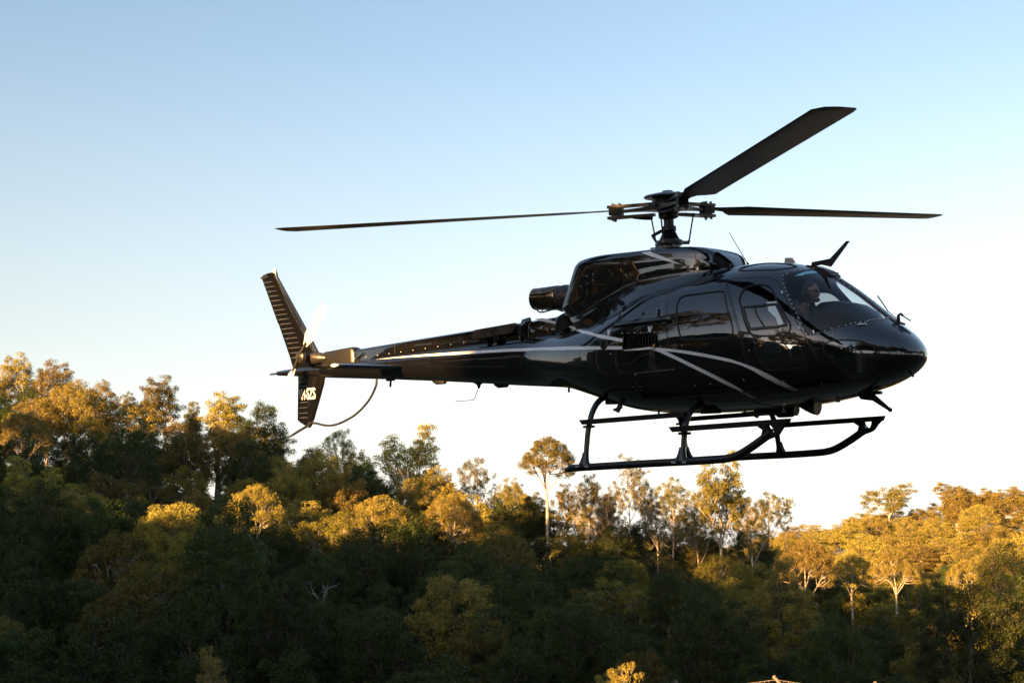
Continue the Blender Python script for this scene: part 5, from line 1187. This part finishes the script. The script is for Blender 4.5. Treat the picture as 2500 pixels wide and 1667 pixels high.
    V = np.concatenate(V).reshape(-1, 3); n = len(V) // 4
    me = bpy.data.meshes.new(kind + '_crown'); me.vertices.add(len(V)); me.vertices.foreach_set('co', V.ravel())
    me.loops.add(n * 4); me.loops.foreach_set('vertex_index', np.arange(n * 4)); me.polygons.add(n); me.polygons.foreach_set('loop_start', np.arange(n) * 4)
    me.update(calc_edges=True); me.materials.append(LEAF['gum' if kind in ('gum', 'umbrella', 'slender') else 'airy' if kind == 'airy' else 'dense'])
    tm_ = bpy.data.meshes.new(kind + '_trunk'); tm_.from_pydata(w.v, [], w.f); tm_.polygons.foreach_set('use_smooth', [True] * len(tm_.polygons))
    tm_.materials.append(MAT['bark' if kind in ('gum', 'umbrella', 'airy', 'slender') else 'bark2']); tm_.update()
    zs = V[:, 2]; rr_ = np.hypot(V[:, 0], V[:, 1])
    return tm_, me, np.percentile(zs, 99.7), np.percentile(rr_, 97)
PROTO = {k: [gen_tree(k, 11 * i + j * 3 + 5) for j in range(n)] for i, (k, n) in enumerate((('gum', 3), ('umbrella', 2), ('dense', 4), ('dome', 3), ('airy', 3), ('slender', 1)))}
NAME = dict(gum='gum_tree', umbrella='spreading_gum_tree', dense='forest_tree', dome='bushy_tree', airy='slim_gum_tree', slender='young_tree')
TREES = []
def add_tree(kind, x, y, label, group=None, top=None, width=None, var=None, rz=None, hs=1.0, base=None, leaf=None):
    i = rng.randint(len(PROTO[kind])) if var is None else var
    tm_, cm, H, R = PROTO[kind][i]
    zb = float(ground_z(x, y)) - 0.2 if base is None else base
    sz = hs if top is None else max(top - zb, 3) / H
    sx = sz if width is None else width / (2 * R)
    lim = {'gum': 1.7, 'airy': 1.7, 'slender': 1.6}.get(kind, 1.3) * sx
    if top is not None and sz > lim: sz = lim; zb = top - H * sz          # crown keeps its shape, stem reaches down
    r_ = rng.uniform(0, 6.28) if rz is None else rz
    e = bpy.data.objects.new(NAME[kind], None); COL.objects.link(e); e.empty_display_size = 1
    e.location = (x, y, zb); e.rotation_euler = (0, 0, r_); e.scale = (sx, sx, sz)
    t = bpy.data.objects.new('trunk', tm_); c = bpy.data.objects.new('crown', cm)
    for o in (t, c): COL.objects.link(o); o.parent = e
    if leaf: c.material_slots[0].link = 'OBJECT'; c.material_slots[0].material = LEAF[leaf]
    tag(e, label, 'tree', group); TREES.append((x, y, sx * R, e)); return e

# trees that stand out in the photograph: kind, pixel column, pixel row of the top, distance, width in pixels, label
def at_px(px, y): return (px - 1250) / 3200 * y
KEY = [
 ('gum', 34, 862, 212, 95, 'tall open gum at the far left edge, highest point of the skyline'),
 ('gum', 118, 879, 214, 110, 'tall open gum second from the left on the skyline, dark with orange tips'),
 ('umbrella', 180, 930, 196, 180, 'large golden sunlit gum on the upper left ridge, brightest crown there'),
 ('dense', 245, 928, 216, 90, 'dark rounded tree just behind the golden gum on the left ridge'),
 ('airy', 308, 957, 214, 60, 'small thin tree in the dip of the skyline right of the golden gum'),
 ('gum', 392, 918, 215, 115, 'tall airy dark gum standing alone on the left skyline, sky showing through'),
 ('gum', 540, 958, 212, 130, 'broad orange tipped gum on the skyline left of the tail fin'),
 ('gum', 470, 985, 214, 90, 'gum between two taller ones left of the tail, half lit'),
 ('dense', 640, 985, 205, 150, 'dense dark tree directly below the tail rotor on the ridge'),
 ('umbrella', 530, 1040, 196, 130, 'flat topped golden gum lit by the sun below the left skyline'),
 ('umbrella', 430, 1030, 198, 75, 'small golden gum crown beside the flat topped one on the left'),
 ('umbrella', 262, 1060, 190, 50, 'little round golden crown under the left ridge trees'),
 ('airy', 833, 1049, 205, 110, 'airy dark gum below the tail guard hoop'),
 ('gum', 1000, 1040, 206, 150, 'tall open gum with orange clumps against the sky right of the tail guard'),
 ('airy', 1167, 1118, 200, 105, 'thin dark gum with an arched top left of the tallest pale trunk'),
 ('dense', 780, 1105, 196, 150, 'dark tree with a gold top below the tail guard'),
 ('dome', 1060, 1140, 190, 120, 'golden topped bushy tree below the tall open gum'),
 ('umbrella', 925, 1211, 168, 205, 'wide golden spreading gum with visible limbs in the middle of the slope'),
 ('umbrella', 1105, 1205, 170, 150, 'golden gum on the right of the widest spreading one, forked pale limbs'),
 ('umbrella', 745, 1203, 178, 70, 'small orange lit gum on the slope left of the wide golden gum'),
 ('umbrella', 1337, 1066, 186, 140, 'very tall gum with a long pale trunk left of the rear skid end'),
 ('airy', 1240, 1165, 192, 90, 'dark slim gum left of the very tall one'),
 ('airy', 1433, 1158, 196, 110, 'sparse gold gum right of the very tall one, under the skid'),
 ('airy', 1537, 1110, 192, 100, 'sparse gold gum whose top touches the skid tube'),
 ('airy', 1490, 1190, 184, 120, 'sparse dark gum low between the two gold ones under the skid'),
 ('airy', 1600, 1205, 180, 100, 'thin gum with a dark lower crown under the middle of the skid'),
 ('airy', 1639, 1165, 190, 105, 'gold sparse gum below the front leg of the landing gear'),
 ('gum', 1750, 1100, 184, 140, 'tall V shaped gum with pale trunk below the front half of the skid'),
 ('airy', 1700, 1200, 186, 110, 'thin gum immediately left of the V shaped gum trunk'),
 ('airy', 1830, 1215, 182, 90, 'thin gum right of the V shaped gum'),
 ('airy', 1870, 1200, 190, 75, 'slim leaning gum, left of a pair right of the V shaped gum'),
 ('airy', 1909, 1212, 192, 55, 'slim gum, right of a pair near the gap in the skyline'),
 ('airy', 1385, 1180, 190, 95, 'thin gum right beside the very tall pale trunk'),
 ('gum', 1462, 1205, 200, 95, 'bushy dark gum behind the sparse gold ones under the rear skid leg'),
 ('airy', 1570, 1175, 196, 95, 'thin gold and brown gum between the skid legs, its top near the tube'),
 ('gum', 1668, 1225, 198, 90, 'low bushy gum in the gap left of the V shaped gum'),
 ('airy', 1795, 1195, 192, 100, 'leaning thin gum close on the right of the V shaped gum'),
 ('dense', 1830, 1262, 188, 110, 'low dark tree below the thin gums right of the V shaped gum'),
 ('dense', 1560, 1268, 190, 120, 'low dark tree mass between the thin trunks under the skid'),
 ('dense', 1290, 1215, 196, 120, 'dark tree behind the very tall pale trunk'),
 ('umbrella', 1955, 1316, 158, 150, 'golden clumped gum at the foot of the lit right hillside'),
 ('umbrella', 2170, 1338, 160, 120, 'flat golden gum with a forked trunk on the lower right'),
 ('umbrella', 2065, 1345, 170, 110, 'golden gum between the clumped and the flat golden gums on the right'),
 ('umbrella', 2340, 1365, 150, 90, 'golden tree against the dark crowns on the right'),
 ('dense', 2450, 1310, 130, 240, 'big dark green tree on the right edge, in front of the golden hillside'),
 ('dense', 2480, 1410, 112, 220, 'dark round tree low on the right edge, below the big dark one'),
 ('gum', 2160, 1180, 418, 120, 'open gum on the skyline of the right hill, highest on its left half'),
 ('gum', 2326, 1178, 425, 110, 'broad golden gum on the skyline of the right hill'),
 ('gum', 2410, 1192, 425, 80, 'golden gum on the right hill skyline, second from the right edge'),
 ('gum', 2495, 1178, 425, 70, 'golden gum on the skyline at the right edge'),
 ('dense', 560, 1215, 120, 250, 'massive dark green tree mound in the lower left of the slope'),
 ('dense', 130, 1180, 150, 200, 'dark tree at the left edge under the sunlit ridge'),
 ('dome', 700, 1400, 108, 190, 'dark bushy tree left of the dead white tree, gold flecks at its top'),
 ('dome', 1120, 1410, 128, 260, 'broad green domed tree below the wide golden gum'),
 ('dome', 940, 1500, 105, 210, 'soft green bushy tree at the lower middle left'),
 ('dome', 1310, 1420, 130, 150, 'green domed tree under the very tall gum, lit faintly on top'),
 ('dome', 1400, 1475, 104, 170, 'tall grey green bushy tree at the bottom centre'),
 ('dome', 1500, 1375, 150, 120, 'grey green round tree amid the pale trunks'),
 ('dome', 1625, 1400, 132, 110, 'round green tree left of the V shaped gum trunk'),
 ('dome', 1710, 1420, 122, 150, 'green round tree below the V shaped gum, left side'),
 ('dense', 1740, 1460, 104, 230, 'large green tree with gold flecks below the V shaped gum'),
 ('dense', 1900, 1360, 128, 200, 'dark tree left of the golden clumped gum, in the shade'),
 ('dense', 2330, 1425, 108, 230, 'wide dark domed tree on the lower right'),
 ('dome', 2020, 1500, 98, 200, 'dark bushy tree near the bottom right, above the fence'),
]
for kind, px, py, D, wpx, lab in KEY:
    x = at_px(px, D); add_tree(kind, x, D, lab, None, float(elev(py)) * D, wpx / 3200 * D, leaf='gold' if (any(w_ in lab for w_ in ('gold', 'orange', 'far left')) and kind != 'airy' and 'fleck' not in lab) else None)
# slope across the valley, filled with forest
def column_word(px):
    for lim, w_ in ((250, 'far left'), (600, 'left of the tail'), (900, 'under the tail'), (1200, 'under the boom'), (1400, 'under the exhaust'), (1650, 'under the rear skids'), (1950, 'under the front skids'), (2250, 'under the nose')):
        if px < lim: return w_
    return 'far right'
placed = [(t[0], t[1], t[2]) for t in TREES]
cnt = 0
for row, D in enumerate([94, 101, 108, 116, 124, 133, 142, 151, 160, 170, 180, 190, 200, 211]):
    step = 6.6 if D < 125 else 7.4
    for k in range(-40, 41):
        x = (k + 0.5 * (row % 2)) * step + rng.uniform(-1.6, 1.6); y = D + rng.uniform(-2.5, 2.5); px = 1250 + 3200 * x / y
        if px < -70 or px > 2570: continue
        if any((x - a) ** 2 + (y - b_) ** 2 < (0.42 * (c_ + 4)) ** 2 for a, b_, c_ in placed): continue
        top = float(canopy(px, y)) + rng.uniform(-2.4, 1.2)
        if 1380 < px < 1950 and D > 185: top -= 1.0
        q = rng.rand()
        kind = 'dense' if q < .38 else 'dome' if q < .72 else 'umbrella' if q < .87 else 'gum'
        if D < 135 and kind == 'gum': kind = 'dense'
        ypx = 1340 - top / y * 3200
        band = 'low on the slope' if ypx > 1560 else 'lower mid slope' if ypx > 1450 else 'mid slope' if ypx > 1330 else 'upper mid slope' if ypx > 1220 else 'near the skyline'
        wd = {'dense': 'dark leafy tree', 'dome': 'rounded bushy tree', 'umbrella': 'flat topped tree', 'gum': 'open gum tree'}[kind]
        cw_ = column_word(px)
        add_tree(kind, x, y, f'{wd} {band}, {cw_}', f'{wd}s {band}, {cw_}', top, rng.uniform(7.2, 10.5) if D > 118 else rng.uniform(6.8, 9.5), leaf='gold' if (ypx < 1240 and kind != 'dense' and rng.rand() < .75) else 'gum' if (kind == 'dome' and rng.rand() < .3) else None); cnt += 1  # most upper crowns take the sun-tinted leaf colour
placed = []
for row, D in enumerate([296, 312, 330, 350, 372, 396, 420, 436]):
    for k in range(-12, 48):
        x = k * 11 + 5.5 * (row % 2) + rng.uniform(-3, 3); y = D + rng.uniform(-6, 6); px = 1250 + 3200 * x / y
        if px < 1320 or px > 2560: continue
        if D > 400 and rng.rand() < .15: continue
        q = rng.rand(); kind = 'dome' if q < .4 else 'umbrella' if q < .7 else 'dense' if q < .85 else 'gum'
        wd = {'dense': 'leafy tree', 'dome': 'rounded tree', 'umbrella': 'spreading gum', 'gum': 'open gum'}[kind]
        band = 'foot' if D < 335 else 'middle' if D < 400 else 'crest'
        lab = f'golden {wd} at {band} of far hill, {column_word(px)}'
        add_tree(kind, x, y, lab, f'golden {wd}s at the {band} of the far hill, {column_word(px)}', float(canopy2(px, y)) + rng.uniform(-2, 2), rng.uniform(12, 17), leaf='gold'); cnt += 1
# tell look-alike neighbours apart by their order from the left
ORD = ['first', 'second', 'third', 'fourth', 'fifth', 'sixth', 'seventh', 'eighth', 'ninth', 'tenth', 'eleventh', 'twelfth', 'thirteenth', 'fourteenth', 'fifteenth', 'sixteenth']
bylab = {}
for t in TREES: bylab.setdefault(t[3]['label'], []).append(t)
for lab, ts in bylab.items():
    if len(ts) > 1:
        ts.sort(key=lambda t: t[0] / t[1])
        for k, t in enumerate(ts): t[3]['label'] = f'{ORD[min(k, 15)]} from left: {lab}'
# young trees catching a shaft of sun near the bottom edge
for px, py, D, wpx, lab in ((530, 1578, 60, 105, 'small golden young tree at the bottom left, lit against dark forest'), (1530, 1616, 58, 100, 'small bright gold young tree at the bottom centre, its right half'), (1492, 1634, 59, 85, 'small bright gold young tree at the bottom centre, its left half')):
    x = at_px(px, D); add_tree('slender', x, D, lab, None, float(elev(py)) * D, wpx / 3200 * D, 0, leaf='gold')
# forest behind and beside the viewpoint: it shades the clearing and shows in the paint of the helicopter
for azs, dist, el, kinds, stp in (((-112, -77), 21, 38, ('airy', 'gum', 'airy', 'gum'), 11.0), ((-138, -113), 26, 25, ('gum', 'airy'), 9.0), ((-158, -147), 30, 22, ('airy', 'gum'), 7.0), ((-182, -159), 30, 21, ('gum', 'dense'), 7.5),
                                 ((128, 176), 29, 29, ('gum', 'dense', 'gum'), 8.0), ((70, 127), 38, 19, ('dense', 'gum'), 8.0)):
    for az in np.arange(azs[0], azs[1], stp):
        dd = dist * rng.uniform(.93, 1.1); a = rad(az); x, y = 2 + dd * math.sin(a), 15 + dd * math.cos(a)
        if abs(x) < 0.55 * y or math.hypot(x, y) < 12: continue
        if -21.0 < c_of(x, y) < -11.5 and x < -8: continue            # the opening that lets the low sun reach the tail
        top = 1.5 + dd * math.tan(rad(el * rng.uniform(.82, 1.08)))
        add_tree(kinds[rng.randint(len(kinds))], x, y, 'tall tree at the edge of the clearing behind the viewpoint, mirrored in the black paint', 'trees mirrored in the helicopter', top=top, width=rng.uniform(7, 10))
for c in list(np.arange(-262, -60, 6.5)) + list(np.arange(-60, -25, 4.6)) + list(np.arange(-25, 30, 6.5)):  # unseen ridge trees, set out to shape where sunlight falls
    for d in (57, 66):
        cc = c + rng.uniform(-1.8, 1.8)
        if any(g0 - 2.5 < cc < g1 + 2.5 for g0, g1 in GAPS): continue
        x = d * SH[0] - SH[1] * cc; y = d * SH[1] + SH[0] * cc
        if y > 20 and abs(x / y) < 0.5: continue
        add_tree(['dense', 'dome', 'dense', 'umbrella'][rng.randint(4)], x, y, 'tree on the unseen ridge behind the viewpoint, placed to shade the clearing', 'trees placed on the unseen ridge behind the viewpoint', top=float(ground_z(x, y)) + rng.uniform(6.0, 9.5), width=rng.uniform(8, 10) if cc < -60 or cc > -25 else rng.uniform(5.5, 6.5))
# dead trees
def dead_tree(px, ytop, ybot, D, seed, lab):
    r = np.random.RandomState(seed); x = at_px(px, D); zt = float(elev(ytop)) * D; zb = float(elev(ybot)) * D; h = zt - zb
    w = MB(); w.tube([(0, 0, -1), (0.05, 0, h * .3)], [.085, .07], 8)
    def br(p, d, L, r0, n):
        pts = [p]; 
        for k in range(4): d = unit(d + r.normal(0, .22, 3) + (0, 0, .12)); pts.append(pts[-1] + d * L / 4)
        w.tube(pts, np.linspace(r0, r0 * .45, 5), 6)
        if n: 
            for _ in range(2): br(pts[r.randint(2, 5)], unit(d + r.normal(0, .8, 3)), L * .6, r0 * .55, n - 1)
    for d in ((-.9, 0, .8), (.35, .1, 1.0), (-.1, .4, 1)): br(np.array([0.05, 0, h * .3]), unit(d), h * .62, .05, 2)
    e = bpy.data.objects.new('dead_tree', None); COL.objects.link(e); e.location = (x, D, zb); tag(e, lab, 'tree')
    w.build('bare_branches', MAT['dead'], e)
dead_tree(795, 1430, 1500, 118, 3, 'bleached bare dead tree standing in the lower left forest')
# low scrub on the slope under the fence and between the trunks
m_sc = leaf_mat('scrub_leaves', (0.030, 0.040, 0.012), (0.06, 0.062, 0.02), 0.25)
V = []
for _ in range(900):
    x = rng.uniform(-70, 70); y = rng.uniform(62, 98); s_ = rng.uniform(.8, 1.9); n = 75
    if abs(x / y) > .48: continue
    c_ = np.array([x, y, float(ground_z(x, y)) + s_ * .5]); v = unit(rng.normal(size=(n, 3)) + (0, 0, .3)); q = c_ + v * s_ * (1.2, 1.2, 1.0) * rng.uniform(.6, 1, (n, 1))
    ax = unit(rng.normal(size=(n, 3)) + v); sd = unit(np.cross(ax, rng.normal(size=(n, 3)))); L = rng.uniform(.15, .38, (n, 1)); V.append(np.stack([q - ax * L, q + sd * L * .4, q + ax * L, q - sd * L * .4], 1))
V = np.concatenate(V).reshape(-1, 3); n = len(V) // 4
me = bpy.data.meshes.new('undergrowth'); me.from_pydata(V.tolist(), [], np.arange(n * 4).reshape(-1, 4).tolist()); me.materials.append(m_sc)
so = bpy.data.objects.new('undergrowth', me); COL.objects.link(so); tag(so, 'low dark green undergrowth on the valley side below the fence', 'undergrowth', None, 'stuff')
# ------------------------------------------------------------------ fence at the bottom edge
m, nt, b = pmat('weathered_pipe', (0.18, 0.14, 0.12), 0.7); noise_vary(nt, b, 9, (0.12, 0.09, 0.08), (0.22, 0.18, 0.155)); MAT['post'] = m
FD = 36.0; tops = []
for px, py, lab in ((1400, 1672, 'weathered pipe fence post farthest left, cut by the bottom edge'), (1636, 1661, 'weathered leaning pipe fence post under the front skid, only its tip showing'), (1871, 1649, 'weathered leaning pipe fence post at the bottom right, the tallest of the row'), (2110, 1664, 'weathered pipe fence post at the bottom right corner side, only its cap showing')):
    x = at_px(px, FD); zt = float(elev(py)) * FD; zb = float(ground_z(x, FD)) - .2
    e = bpy.data.objects.new('fence_post', None); COL.objects.link(e); e.location = (x, FD, zb); tag(e, lab, 'fence post', 'pipe posts of the fence at the bottom edge')
    h = zt - zb; mb = MB(); mb.tube([(0.55, 0, 0), (0.55, 0, h * .72), (0.42, 0, h * .80), (0, 0, h)], .043, 10); mb.build('pipe', MAT['post'], e)
    mb = MB(); mb.lathe([(0, .05), (.05, .05), (.06, .03)], (0.035, 0, h - .05), (-.42, 0, .9), 10); mb.build('cap', MAT['post'], e); tops.append((x + .05, FD, zt - .10))
mb = MB(); tops2 = [(tops[0][0] - 2.6, FD, tops[0][2] - .1)] + tops + [(tops[-1][0] + 2.7, FD, tops[-1][2] - .25)]
for a, b_ in zip(tops2[:-1], tops2[1:]):
    a = np.array(a); b_ = np.array(b_); mb.tube([a, (a + b_) / 2 - (0, 0, .11), b_], .008, 5)
    for t in np.arange(.04, 1, .045):
        p = a + (b_ - a) * t - (0, 0, .11 * 4 * t * (1 - t)); mb.tube([p - (.02, 0, .025), p + (.02, 0, .025)], .005, 4, cap=False)
w_ = mb.build('fence_wire', MAT['post'], None); tag(w_, 'strand of barbed wire sagging between the fence posts at the bottom edge', 'barbed wire')
